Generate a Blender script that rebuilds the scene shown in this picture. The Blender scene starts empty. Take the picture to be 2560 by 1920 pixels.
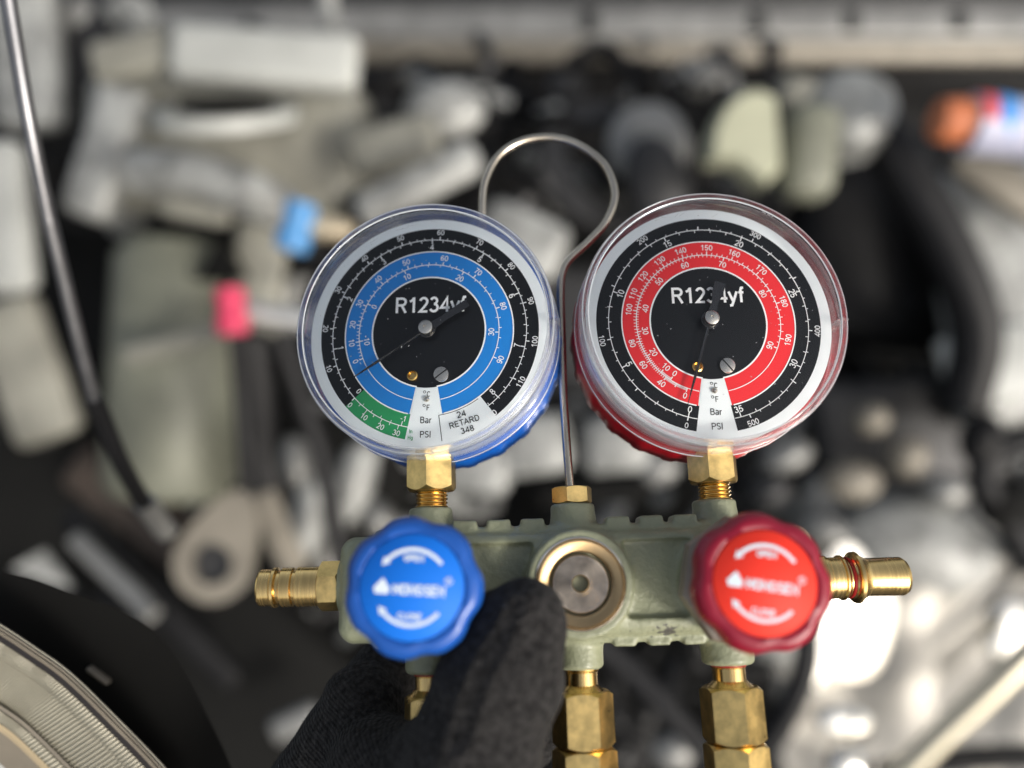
import bpy, math, random
import numpy as np
from mathutils import Matrix, Vector, noise
random.seed(7); rng = np.random.RandomState(7)
R = math.radians
# ------------------------------------------------------------------ camera, sky, sun, exposure
SC = bpy.context.scene
COL = SC.collection
FPX = 1923.0                                   # focal length in pixels of the 2560-wide frame
cam = bpy.data.cameras.new("camera"); cam_o = bpy.data.objects.new("camera", cam); COL.objects.link(cam_o)
cam_o.location = (0, 0, 1.8); cam_o.rotation_euler = (R(35), 0, 0)
cam.sensor_width = 36; cam.lens = FPX / 2560 * 36
cam.clip_start = 0.01; cam.clip_end = 500
cam.dof.use_dof = True; cam.dof.focus_distance = 0.2435; cam.dof.aperture_fstop = 2.75; cam.dof.aperture_blades = 0
SC.camera = cam_o
CAM = Matrix.Translation((0, 0, 1.8)) @ Matrix.Rotation(R(35), 4, 'X')
SUN_DIR = (CAM.to_3x3() @ Vector((0.62, -0.30, 0.72))).normalized()
world = bpy.data.worlds.new("World"); SC.world = world; world.use_nodes = True
wn = world.node_tree.nodes; wl = world.node_tree.links
sky = wn.new('ShaderNodeTexSky'); sky.sky_type = 'NISHITA'; sky.sun_disc = False
sky.sun_elevation = math.asin(SUN_DIR.z); sky.sun_rotation = math.atan2(SUN_DIR.x, SUN_DIR.y)
sky.air_density = 1.0; sky.dust_density = 4.0; sky.ozone_density = 0.6
hsv = wn.new('ShaderNodeHueSaturation'); hsv.inputs['Saturation'].default_value = 0.45   # hazy, nearly white overcast
wl.new(sky.outputs[0], hsv.inputs['Color']); wl.new(hsv.outputs[0], wn['Background'].inputs[0]); wn['Background'].inputs[1].default_value = 0.14
sun = bpy.data.lights.new("sun", 'SUN'); sun.energy = 1.5; sun.angle = R(11); sun.color = (1.0, 0.95, 0.88)
sun_o = bpy.data.objects.new("sun", sun); COL.objects.link(sun_o)
sun_o.rotation_euler = SUN_DIR.to_track_quat('Z', 'Y').to_euler(); sun_o.location = SUN_DIR * 5
SC.view_settings.view_transform = 'Standard'; SC.view_settings.look = 'None'
SC.view_settings.exposure = 0.38; SC.view_settings.gamma = 1
SC.cycles.max_bounces = 10; SC.cycles.transparent_max_bounces = 16; SC.cycles.transmission_bounces = 10
SC.cycles.caustics_refractive = True; SC.cycles.sample_clamp_indirect = 6

# ------------------------------------------------------------------ materials
def mat(name, col, rough=0.5, metal=0.0, bump=0.0, bscale=800.0, var=0.0, vscale=60.0, coat=0.0, bdist=0.0004, sheen=0.0, stretch=None, rvar=0.0, spec=0.5, col2=None):
    m = bpy.data.materials.new(name); m.use_nodes = True
    nt = m.node_tree; b = nt.nodes['Principled BSDF']
    b.inputs['Base Color'].default_value = (*col, 1); b.inputs['Roughness'].default_value = rough
    b.inputs['Metallic'].default_value = metal; b.inputs['Coat Weight'].default_value = coat
    b.inputs['Coat Roughness'].default_value = 0.15
    b.inputs['Specular IOR Level'].default_value = spec
    if sheen: b.inputs['Sheen Weight'].default_value = sheen; b.inputs['Sheen Roughness'].default_value = 0.45
    tc = nt.nodes.new('ShaderNodeTexCoord'); mp = nt.nodes.new('ShaderNodeMapping')
    nt.links.new(tc.outputs['Object'], mp.inputs[0])
    if stretch: mp.inputs['Scale'].default_value = stretch
    if var or rvar or col2:
        n = nt.nodes.new('ShaderNodeTexNoise'); n.inputs['Scale'].default_value = vscale; n.inputs['Detail'].default_value = 5
        n.inputs['Roughness'].default_value = 0.6
        nt.links.new(mp.outputs[0], n.inputs[0])
        if var or col2:
            mx = nt.nodes.new('ShaderNodeMix'); mx.data_type = 'RGBA'
            c2 = col2 or tuple(min(1, c * (1 + var)) for c in col); c1 = col if col2 else tuple(c * (1 - var) for c in col)
            mx.inputs[6].default_value = (*c1, 1); mx.inputs[7].default_value = (*c2, 1)
            cr = nt.nodes.new('ShaderNodeMapRange'); cr.inputs[1].default_value = 0.35; cr.inputs[2].default_value = 0.65
            nt.links.new(n.outputs[0], cr.inputs[0]); nt.links.new(cr.outputs[0], mx.inputs[0]); nt.links.new(mx.outputs[2], b.inputs['Base Color'])
        if rvar:
            mr = nt.nodes.new('ShaderNodeMapRange'); mr.inputs[1].default_value = 0.3; mr.inputs[2].default_value = 0.7
            mr.inputs[3].default_value = max(0.02, rough - rvar); mr.inputs[4].default_value = rough + rvar
            nt.links.new(n.outputs[0], mr.inputs[0]); nt.links.new(mr.outputs[0], b.inputs['Roughness'])
    if bump:
        n2 = nt.nodes.new('ShaderNodeTexNoise'); n2.inputs['Scale'].default_value = bscale; n2.inputs['Detail'].default_value = 3
        nt.links.new(mp.outputs[0], n2.inputs[0])
        bp = nt.nodes.new('ShaderNodeBump'); bp.inputs['Strength'].default_value = bump; bp.inputs['Distance'].default_value = bdist
        nt.links.new(n2.outputs[0], bp.inputs['Height']); nt.links.new(bp.outputs[0], b.inputs['Normal'])
    return m
M = {}
M['brass'] = mat('brass', (0.80, 0.57, 0.22), 0.32, 1.0, bump=0.10, bscale=900, var=0.24, vscale=170, rvar=0.05)
M['brass_turned'] = mat('turned brass', (0.80, 0.56, 0.23), 0.24, 1.0, bump=0.14, bscale=120, var=0.10, vscale=90, rvar=0.08, stretch=(14, 0.6, 0.6))
M['brass_ring'] = mat('brass ring', (0.60, 0.42, 0.22), 0.34, 1.0, bump=0.05, bscale=500, var=0.06, vscale=120)
M['brass_thread'] = mat('brass thread', (0.80, 0.52, 0.17), 0.22, 1.0, var=0.1, vscale=200)
M['paint'] = mat('sage green cast paint', (0.243, 0.258, 0.168), 0.42, 0, bump=0.9, bscale=750, var=0.10, vscale=70, coat=0.15, rvar=0.10)
M['scuff'] = mat('scuffed bare casting', (0.19, 0.19, 0.18), 0.5, 0.5, bump=1.0, bscale=900, var=0.6, vscale=500)
M['steel'] = mat('turned steel', (0.50, 0.44, 0.37), 0.26, 1.0, bump=0.15, bscale=500, var=0.3, vscale=150)
M['nickel'] = mat('nickel', (0.74, 0.69, 0.61), 0.22, 1.0, bump=0.15, bscale=500, var=0.1, vscale=200)
M['wire'] = mat('bright wire', (0.56, 0.50, 0.41), 0.22, 1.0, var=0.12, vscale=90)
M['dial_white'] = mat('dial white', (0.87, 0.92, 0.93), 0.35)
M['dial_black'] = mat('dial black', (0.006, 0.0065, 0.0075), 0.32, spec=.3, var=0.1)
M['dial_blue'] = mat('dial blue', (0.010, 0.21, 0.64), 0.35)
M['dial_red'] = mat('dial red', (0.82, 0.022, 0.028), 0.35)
M['dial_green'] = mat('dial green', (0.022, 0.30, 0.10), 0.35)
M['ink_white'] = mat('ink white', (0.92, 0.93, 0.93), 0.4)
M['ink_black'] = mat('ink black', (0.012, 0.012, 0.012), 0.4)
M['dust'] = mat('lens dust', (.35, .36, .37), .8)
M['needle'] = mat('needle black', (0.016, 0.016, 0.018), 0.20, coat=.5)
M['blue_case'] = mat('blue case', (0.008, 0.13, 0.60), 0.30, bump=0.1, coat=0.3, var=0.1)
M['red_case'] = mat('red case', (0.50, 0.006, 0.016), 0.32, bump=0.1, coat=0.3, var=0.1)
M['blue_knob'] = mat('blue knob', (0.010, 0.080, 0.36), 0.30, bump=0.25, bscale=300, var=0.08)
M['red_knob'] = mat('red knob', (0.25, 0.004, 0.022), 0.36, bump=0.25, bscale=300, var=0.08)
M['blue_label'] = mat('blue label', (0.003, 0.15, 0.66), 0.6, spec=.3)
M['red_label'] = mat('red label', (0.80, 0.036, 0.018), 0.6, spec=.3)
M['knob_print'] = mat('knob print', (0.62, 0.70, 0.78), 0.4)
M['red_seal'] = mat('red seal', (0.30, 0.01, 0.01), 0.4)
M['hub_grey'] = mat('boss', (0.24, 0.205, 0.165), 0.28, 0.3, bump=0.2, var=0.1)

def clear_mat(name, tint, wall):
    m = bpy.data.materials.new(name); m.use_nodes = True; nt = m.node_tree; nt.nodes.clear()
    out = nt.nodes.new('ShaderNodeOutputMaterial'); mix = nt.nodes.new('ShaderNodeMixShader')
    tr = nt.nodes.new('ShaderNodeBsdfTransparent'); tr.inputs[0].default_value = (*tint, 1)
    tc = nt.nodes.new('ShaderNodeTexCoord')
    n = nt.nodes.new('ShaderNodeTexNoise'); n.inputs['Scale'].default_value = 900 if wall else 350; nt.links.new(tc.outputs['Object'], n.inputs[0])
    bp = nt.nodes.new('ShaderNodeBump'); bp.inputs['Distance'].default_value = 0.0002; bp.inputs['Strength'].default_value = 0.10 if wall else 0.03
    nt.links.new(n.outputs[0], bp.inputs['Height'])
    if wall:
        gl = nt.nodes.new('ShaderNodeBsdfGlass'); gl.inputs['IOR'].default_value = 1.47; gl.inputs['Roughness'].default_value = 0.03
        gl.inputs[0].default_value = (*tint, 1); nt.links.new(bp.outputs[0], gl.inputs['Normal'])
        mx2 = nt.nodes.new('ShaderNodeMixShader'); tl = nt.nodes.new('ShaderNodeBsdfDiffuse'); tl.inputs[0].default_value = (.75, .78, .82, 1)
        # scuffed, slightly milky moulding
        n3 = nt.nodes.new('ShaderNodeTexNoise'); n3.inputs['Scale'].default_value = 160; n3.inputs['Detail'].default_value = 6; nt.links.new(tc.outputs['Object'], n3.inputs[0])
        r3 = nt.nodes.new('ShaderNodeMapRange'); r3.inputs[1].default_value = .45; r3.inputs[2].default_value = .75; r3.inputs[3].default_value = .03; r3.inputs[4].default_value = .20
        nt.links.new(n3.outputs[0], r3.inputs[0]); nt.links.new(r3.outputs[0], mx2.inputs[0])
        nt.links.new(gl.outputs[0], mx2.inputs[1]); nt.links.new(tl.outputs[0], mx2.inputs[2])
        mix.inputs[0].default_value = 0.52
        nt.links.new(tr.outputs[0], mix.inputs[1]); nt.links.new(mx2.outputs[0], mix.inputs[2])
    else:
        fr = nt.nodes.new('ShaderNodeFresnel'); fr.inputs[0].default_value = 1.26
        gs = nt.nodes.new('ShaderNodeBsdfGlossy'); gs.inputs['Roughness'].default_value = 0.05
        nt.links.new(bp.outputs[0], gs.inputs['Normal'])
        nt.links.new(fr.outputs[0], mix.inputs[0]); nt.links.new(tr.outputs[0], mix.inputs[1]); nt.links.new(gs.outputs[0], mix.inputs[2])
    nt.links.new(mix.outputs[0], out.inputs[0])
    return m
M['rim_highlight'] = mat('pale edge highlight', (.72, .76, .80), .12, 0, coat=.6); M['rim_highlight'].node_tree.nodes['Principled BSDF'].inputs['Transmission Weight'].default_value = .35  # pale base colour stands in for light caught on the rim
M['pane'] = clear_mat('clear lens pane', (0.985, 0.99, 0.99), False)
M['wall_clear'] = clear_mat('clear lens wall', (0.995, 0.995, 1.0), True)

# ------------------------------------------------------------------ mesh helpers (millimetres in, metres out)
class MB:
    def __init__(s): s.v = []; s.f = []; s.m = []
    def add(s, v, f, T=None, mi=0):
        o = len(s.v)
        if T is not None: v = [tuple(T @ Vector(p)) for p in v]
        s.v += [tuple(p) for p in v]; s.f += [tuple(i + o for i in q) for q in f]; s.m += [mi] * len(f)
        return s
    def mesh(s, name, mats, sharp=32):
        me = bpy.data.meshes.new(name)
        me.from_pydata([(x * .001, y * .001, z * .001) for x, y, z in s.v], [], s.f)
        for m in (mats if isinstance(mats, (list, tuple)) else [mats]): me.materials.append(m)
        if len(me.materials) > 1: me.polygons.foreach_set('material_index', s.m)
        me.polygons.foreach_set('use_smooth', [True] * len(me.polygons))
        if sharp: me.set_sharp_from_angle(angle=R(sharp))
        me.update()
        return me
    def obj(s, name, mats, parent=None, sharp=32, T=None):
        o = bpy.data.objects.new(name, s.mesh(name, mats, sharp)); COL.objects.link(o)
        if parent: o.parent = parent
        if T is not None: o.matrix_local = mm(T)
        return o
def mm(T):
    T = T.copy(); T.translation = T.translation * .001; return T
def tr(x, y, z): return Matrix.Translation((x, y, z))
def rot(a, ax): return Matrix.Rotation(R(a), 4, ax)
def axis_to(d):                                 # matrix turning +Z to direction d
    return Vector(d).to_track_quat('Z', 'Y').to_matrix().to_4x4()
def lathe(prof, n=64, rf=None):                 # prof: (r, z) list, axis Z. rf(phi, r, z) -> radius factor
    v = []; f = []
    for r, z in prof:
        for i in range(n):
            a = 2 * math.pi * i / n; k = rf(a, r, z) if rf else 1
            v.append((r * k * math.cos(a), r * k * math.sin(a), z))
    for j in range(len(prof) - 1):
        for i in range(n):
            a, b = j * n + i, j * n + (i + 1) % n
            f.append((a, b, b + n, a + n))
    if prof[0][0] > 1e-6: f.append(tuple(range(n - 1, -1, -1)))
    if prof[-1][0] > 1e-6: f.append(tuple(range((len(prof) - 1) * n, len(prof) * n)))
    return v, f
def ring_lathe(prof, n=96, rf=None):            # closed profile loop
    v = []; f = []; m = len(prof)
    for r, z in prof:
        for i in range(n):
            a = 2 * math.pi * i / n; k = rf(a, r, z) if rf else 1
            v.append((r * k * math.cos(a), r * k * math.sin(a), z))
    for j in range(m):
        for i in range(n):
            a, b = j * n + i, j * n + (i + 1) % n; c = ((j + 1) % m) * n
            f.append((a, b, c + (i + 1) % n, c + i))
    return v, f
def hexnut(af, h, rc=1.0, bore=0, ch=0.5, rotn=0, ends=(1, 1)):      # hex prism along Z from 0 to h with turned chamfers; af = across flats
    n = 96; a = af / 2; v = []; f = []
    def hr(p):
        q = (p % (math.pi / 3)) - math.pi / 6
        return a / math.cos(q)
    corner = a / math.cos(math.pi / 6)
    rows = []
    def row(fn):
        rows.append(len(v))
        for i in range(n):
            p = 2 * math.pi * i / n; r, z = fn(p); v.append((r * math.cos(p + rotn), r * math.sin(p + rotn), z))
    cut = a * 0.985
    dz = lambda p: max(0, hr(p) - cut) * ch
    ri = bore if bore else 0.001
    row(lambda p: (ri, 0))
    row(lambda p: (cut if ends[0] else hr(p), 0))
    row(lambda p: (hr(p), dz(p) + .02 if ends[0] else 0.001))
    row(lambda p: (hr(p), h - dz(p) - .02 if ends[1] else h - .001))
    row(lambda p: (cut if ends[1] else hr(p), h))
    row(lambda p: (ri, h))
    for k in range(len(rows) - 1):
        for i in range(n):
            A, B = rows[k] + i, rows[k] + (i + 1) % n; C, D = rows[k + 1] + (i + 1) % n, rows[k + 1] + i
            f.append((A, B, C, D))
    return v, f
def catmull(pts, n=10):
    P = [Vector(p) for p in pts]; P = [2 * P[0] - P[1]] + P + [2 * P[-1] - P[-2]]; o = []
    for i in range(1, len(P) - 2):
        for k in range(n):
            t = k / n
            o.append(0.5 * ((2 * P[i]) + (P[i + 1] - P[i - 1]) * t + (2 * P[i - 1] - 5 * P[i] + 4 * P[i + 1] - P[i + 2]) * t * t + (3 * P[i] - P[i - 1] - 3 * P[i + 1] + P[i + 2]) * t ** 3))
    o.append(P[-2]); return o
def tube(pts, r, n=16, smooth=10, rfun=None):
    C = catmull(pts, smooth) if smooth else [Vector(p) for p in pts]
    v = []; f = []; nrm = None
    for i, c in enumerate(C):
        t = (C[min(i + 1, len(C) - 1)] - C[max(i - 1, 0)]).normalized()
        if nrm is None: nrm = t.orthogonal().normalized()
        nrm = (nrm - t * nrm.dot(t)).normalized(); b = t.cross(nrm)
        rr = rfun(i / (len(C) - 1)) if rfun else r
        for k in range(n):
            a = 2 * math.pi * k / n; v.append(tuple(c + nrm * rr * math.cos(a) + b * rr * math.sin(a)))
    for j in range(len(C) - 1):
        for k in range(n):
            a, b2 = j * n + k, j * n + (k + 1) % n; f.append((a, b2, b2 + n, a + n))
    f.append(tuple(range(n - 1, -1, -1))); f.append(tuple(range((len(C) - 1) * n, len(C) * n)))
    return v, f
def rbox(w, h, d, r, seg=3):                    # rounded box
    import bmesh
    bm = bmesh.new(); bmesh.ops.create_cube(bm, size=1)
    for q in bm.verts: q.co = Vector((q.co.x * w, q.co.y * h, q.co.z * d))
    bmesh.ops.bevel(bm, geom=bm.edges[:] + bm.verts[:], offset=min(r, .49 * min(w, h, d)), segments=seg, affect='EDGES', profile=0.5)
    bm.verts.ensure_lookup_table()
    v = [tuple(q.co) for q in bm.verts]; f = [tuple(x.index for x in q.verts) for q in bm.faces]; bm.free()
    return v, f
def surface_nets(F, org, h):
    ins = F < 0; s = F.shape; acc = np.zeros((s[0] - 1, s[1] - 1, s[2] - 1, 3)); cnt = np.zeros(acc.shape[:3])
    for ax in range(3):
        oth = [a for a in range(3) if a != ax]
        A = [slice(None)] * 3; B = [slice(None)] * 3; A[ax] = slice(0, -1); B[ax] = slice(1, None)
        fa, fb = F[tuple(A)], F[tuple(B)]; cr = (fa < 0) != (fb < 0)
        t = np.where(cr, fa / np.where(cr, fa - fb, 1), 0)
        for p in (0, 1):
            for q in (0, 1):
                sl = [slice(None)] * 3
                sl[oth[0]] = slice(p, s[oth[0]] - 1 + p); sl[oth[1]] = slice(q, s[oth[1]] - 1 + q)
                c = cr[tuple(sl)]; tt = t[tuple(sl)]
                cnt += c; acc[..., ax] += tt * c; acc[..., oth[0]] += p * c; acc[..., oth[1]] += q * c
    act = cnt > 0; idx = -np.ones(act.shape, int); idx[act] = np.arange(act.sum())
    ijk = np.argwhere(act); V = (ijk + acc[act] / cnt[act][:, None]) * h + np.array(org)
    faces = []
    for ax in range(3):
        o1, o2 = (ax + 1) % 3, (ax + 2) % 3
        A = [slice(None)] * 3; B = [slice(None)] * 3; A[ax] = slice(0, -1); B[ax] = slice(1, None)
        a, b = ins[tuple(A)], ins[tuple(B)]; e = np.argwhere(a != b)
        e = e[(e[:, o1] > 0) & (e[:, o2] > 0) & (e[:, o1] < s[o1] - 1) & (e[:, o2] < s[o2] - 1)]
        flip = a[tuple(e.T)]
        def cell(d1, d2):
            c = e.copy(); c[:, o1] -= d1; c[:, o2] -= d2; return idx[tuple(c.T)]
        q = np.stack([cell(1, 1), cell(0, 1), cell(0, 0), cell(1, 0)], 1)
        q[~flip] = q[~flip][:, ::-1]; faces.append(q)
    Fc = np.concatenate(faces); Fc = Fc[(Fc >= 0).all(1)]
    return V, Fc
def net_mesh(name, sdf, lo, hi, h, material, parent=None, smooth_iter=1):
    ax = [np.arange(lo[i], hi[i] + h, h) for i in range(3)]
    X, Y, Z = np.meshgrid(*ax, indexing='ij')
    V, Fc = surface_nets(sdf(X, Y, Z), lo, h)
    for _ in range(smooth_iter):
        S = np.zeros_like(V); c = np.zeros(len(V))
        for i in range(4):
            np.add.at(S, Fc[:, i], V[Fc[:, (i + 1) % 4]] + V[Fc[:, (i + 3) % 4]]); np.add.at(c, Fc[:, i], 2)
        V = V * .5 + .5 * S / c[:, None]
    me = bpy.data.meshes.new(name); me.vertices.add(len(V)); me.vertices.foreach_set('co', (V * .001).ravel())
    me.loops.add(Fc.size); me.loops.foreach_set('vertex_index', Fc.ravel().astype(np.int32))
    me.polygons.add(len(Fc)); me.polygons.foreach_set('loop_start', np.arange(0, Fc.size, 4, dtype=np.int32))
    me.polygons.foreach_set('use_smooth', [True] * len(Fc))
    me.materials.append(material); me.update(calc_edges=True); me.validate()
    o = bpy.data.objects.new(name, me); COL.objects.link(o)
    if parent: o.parent = parent
    return o
def smin(a, b, k):
    h = np.clip(.5 + .5 * (b - a) / k, 0, 1); return b + (a - b) * h - k * h * (1 - h)
def smax(a, b, k): return -smin(-a, -b, k)
def sbox(X, Y, Z, c, hs, r):
    q = [np.abs(A - c[i]) - (hs[i] - r) for i, A in enumerate((X, Y, Z))]
    return np.sqrt(sum(np.maximum(a, 0) ** 2 for a in q)) + np.minimum(np.maximum(q[0], np.maximum(q[1], q[2])), 0) - r
def scyl(U, W, T, r, t0, t1, e=0.8):            # cylinder along T
    d = np.sqrt(U ** 2 + W ** 2) - r; z = np.abs(T - (t0 + t1) / 2) - (t1 - t0) / 2
    d = d + e; z = z + e
    return np.minimum(np.maximum(d, z), 0) + np.sqrt(np.maximum(d, 0) ** 2 + np.maximum(z, 0) ** 2) - e
def scone(X, Y, Z, a, b, ra, rb):
    a = np.array(a, float); b = np.array(b, float); ba = b - a; L = ba @ ba
    t = np.clip(((X - a[0]) * ba[0] + (Y - a[1]) * ba[1] + (Z - a[2]) * ba[2]) / L, 0, 1)
    return np.sqrt((X - a[0] - t * ba[0]) ** 2 + (Y - a[1] - t * ba[1]) ** 2 + (Z - a[2] - t * ba[2]) ** 2) - (ra + (rb - ra) * t)
# lettering drawn as strokes of even width (a plain grotesque)
def _e(cx, cy, rx, ry, a0=0, a1=360, n=None):
    n = n or max(5, int(abs(a1 - a0) / 18)); return [(cx + rx * math.cos(R(a0 + (a1 - a0) * i / n)), cy + ry * math.sin(R(a0 + (a1 - a0) * i / n))) for i in range(n + 1)]
T_, B_ = .94, .06
G_ = {
 '0': (.56, [_e(.28, .5, .21, .44)]), '1': (.56, [[(.10, .73), (.24, .80), (.31, T_)], [(.33, 1), (.33, 0)]]),
 '2': (.56, [_e(.28, .70, .20, .24, 165, -25) + [(.32, .36), (.08, B_), (.50, B_)]]),
 '3': (.56, [_e(.26, .735, .17, .205, 160, -90), _e(.26, .295, .21, .235, 90, -160)]),
 '4': (.56, [[(.40, 0), (.40, T_ - .02), (.05, .27), (.54, .27)]]),
 '5': (.56, [[(.48, T_), (.15, T_), (.10, .50)] + _e(.27, .32, .21, .26, 130, -158)]),
 '6': (.56, [_e(.28, .31, .20, .25), [(.08, .31), (.08, .55), (.14, .80), (.24, .92), (.36, .93), (.46, .80)]]),
 '7': (.56, [[(.05, T_), (.50, T_), (.34, .60), (.24, 0)]]),
 '8': (.56, [_e(.28, .73, .17, .21), _e(.28, .28, .21, .22)]),
 '9': (.56, [_e(.28, .69, .20, .25), [(.48, .69), (.48, .45), (.42, .20), (.32, .08), (.20, .07), (.10, .20)]]),
 '-': (.34, [[(.04, .36), (.30, .36)]]), ' ': (.28, []),
 'R': (.68, [[(.10, 0), (.10, T_), (.38, T_)] + _e(.38, .72, .20, .22, 85, -85) + [(.10, .50)], [(.36, .50), (.60, 0)]]),
 'B': (.62, [[(.10, B_), (.10, T_), (.34, T_)] + _e(.34, .735, .18, .205, 85, -85) + [(.10, .53)], [(.34, .53)] + _e(.34, .295, .21, .235, 85, -85) + [(.10, B_)]]),
 'P': (.62, [[(.10, 0), (.10, T_), (.36, T_)] + _e(.36, .71, .20, .23, 85, -85) + [(.10, .48)]]),
 'S': (.60, [_e(.30, .73, .20, .21, 25, 250) + _e(.30, .28, .22, .22, 75, -150)]),
 'I': (.24, [[(.12, 0), (.12, 1)]]), 'L': (.52, [[(.10, 1), (.10, B_), (.50, B_)]]), 'H': (.66, [[(.10, 0), (.10, 1)], [(.56, 0), (.56, 1)], [(.10, .52), (.56, .52)]]),
 'C': (.66, [_e(.35, .5, .26, .44, 42, 318)]), 'G': (.70, [_e(.35, .5, .27, .44, 42, 330) + [(.60, .46), (.38, .46)]]),
 'O': (.70, [_e(.35, .5, .27, .44)]), 'E': (.60, [[(.54, T_), (.10, T_), (.10, B_), (.55, B_)], [(.10, .52), (.50, .52)]]),
 'F': (.56, [[(.52, T_), (.10, T_), (.10, 0)], [(.10, .50), (.46, .50)]]), 'T': (.58, [[(.02, T_), (.56, T_)], [(.29, T_), (.29, 0)]]),
 'N': (.66, [[(.10, 0), (.10, T_), (.56, B_), (.56, 1)]]), 'A': (.64, [[(.03, 0), (.32, T_), (.61, 0)], [(.14, .32), (.50, .32)]]),
 'D': (.66, [[(.10, B_), (.10, T_), (.32, T_)] + _e(.32, .5, .25, .44, 85, -85) + [(.10, B_)]]),
 'a': (.54, [_e(.26, .52, .17, .17, 150, 0) + [(.43, 0)], _e(.24, .19, .17, .15, 60, 360)]), 'r': (.34, [[(.09, 0), (.09, .70)], [(.09, .40)] + _e(.28, .45, .17, .20, 160, 80)]),
 'n': (.54, [[(.09, 0), (.09, .70)], _e(.26, .44, .17, .22, 165, 0) + [(.43, 0)]]), 'g': (.54, [_e(.26, .35, .18, .30), [(.44, .70), (.44, -.08)] + _e(.26, -.06, .18, .16, -10, -160)]),
 'y': (.50, [[(.03, .70), (.25, .04)], [(.47, .70), (.25, .04), (.17, -.18), (.05, -.20)]]), 'f': (.32, [[(.15, 0), (.15, .80), (.19, .93), (.31, .94)], [(.02, .64), (.30, .64)]]),
}
def text(mb, s, size, x, y, ang, z, sx=0.82, bold=0.0, mi=0, wt=.14):
    W = sum(G_[c][0] + .04 for c in s) - .04; cx = -W / 2; T = tr(x, y, 0) @ rot(ang, 'Z'); k = 0
    hw = wt * size / 2 + bold
    for c in s:
        for st in G_[c][1]:
            P = [((cx + p[0]) * size * sx, (p[1] - .5) * size) for p in st]; closed = len(P) > 3 and math.dist(P[0], P[-1]) < 1e-6
            v = []; f = []; n = len(P)
            for i, p in enumerate(P):
                a = P[i - 1] if i else (P[-2] if closed else None); b = P[i + 1] if i < n - 1 else (P[1] if closed else None)
                d1 = Vector((p[0] - a[0], p[1] - a[1])).normalized() if a else None; d2 = Vector((b[0] - p[0], b[1] - p[1])).normalized() if b else None
                d1 = d1 or d2; d2 = d2 or d1; m = Vector((-(d1.y + d2.y), d1.x + d2.x))
                m = m.normalized() if m.length > .2 else Vector((-d1.y, d1.x)); q = hw / max(.45, m.dot(Vector((-d1.y, d1.x))))
                v += [(p[0] + m.x * q, p[1] + m.y * q, z + k * .003), (p[0] - m.x * q, p[1] - m.y * q, z + k * .003)]
            for i in range(n - 1): f.append((2 * i, 2 * i + 1, 2 * i + 3, 2 * i + 2))
            mb.add(v, f, T, mi); k += 1
        cx += G_[c][0] + .04
def arc(mb, r0, r1, a0, a1, z, n=None, mi=0):
    n = n or max(4, int(abs(a1 - a0) / 3)); v = []; f = []
    for i in range(n + 1):
        a = R(a0 + (a1 - a0) * i / n)
        v += [(r0 * math.cos(a), r0 * math.sin(a), z), (r1 * math.cos(a), r1 * math.sin(a), z)]
    s = 1 if a1 > a0 else -1
    for i in range(n): f.append((2 * i, 2 * i + 1, 2 * i + 3, 2 * i + 2)[::s])
    mb.add(v, f, mi=mi)
def tick(mb, a, r0, r1, w, z):
    mb.add([(r0, -w / 2, z), (r1, -w / 2, z), (r1, w / 2, z), (r0, w / 2, z)], [(0, 1, 2, 3)], rot(a, 'Z'))

def tag(o, label, cat, group=None):
    o['label'] = label; o['category'] = cat
    if group: o['group'] = group
def empty(name, mw):
    o = bpy.data.objects.new(name, None); COL.objects.link(o); o.empty_display_size = .02; o.matrix_world = mw; return o

# ------------------------------------------------------------------ the manifold gauge set
DEV = CAM @ mm(tr((1440 - 1280) / FPX * 240, -(1457 - 960) / FPX * 240, -240)) @ rot(-13.7, 'X') @ rot(1.6, 'Z')
root = empty('manifold_gauge_set', DEV)
tag(root, 'sage green refrigerant manifold with blue and red dial gauges, brass ports and wire hook', 'gauge set')

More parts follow.
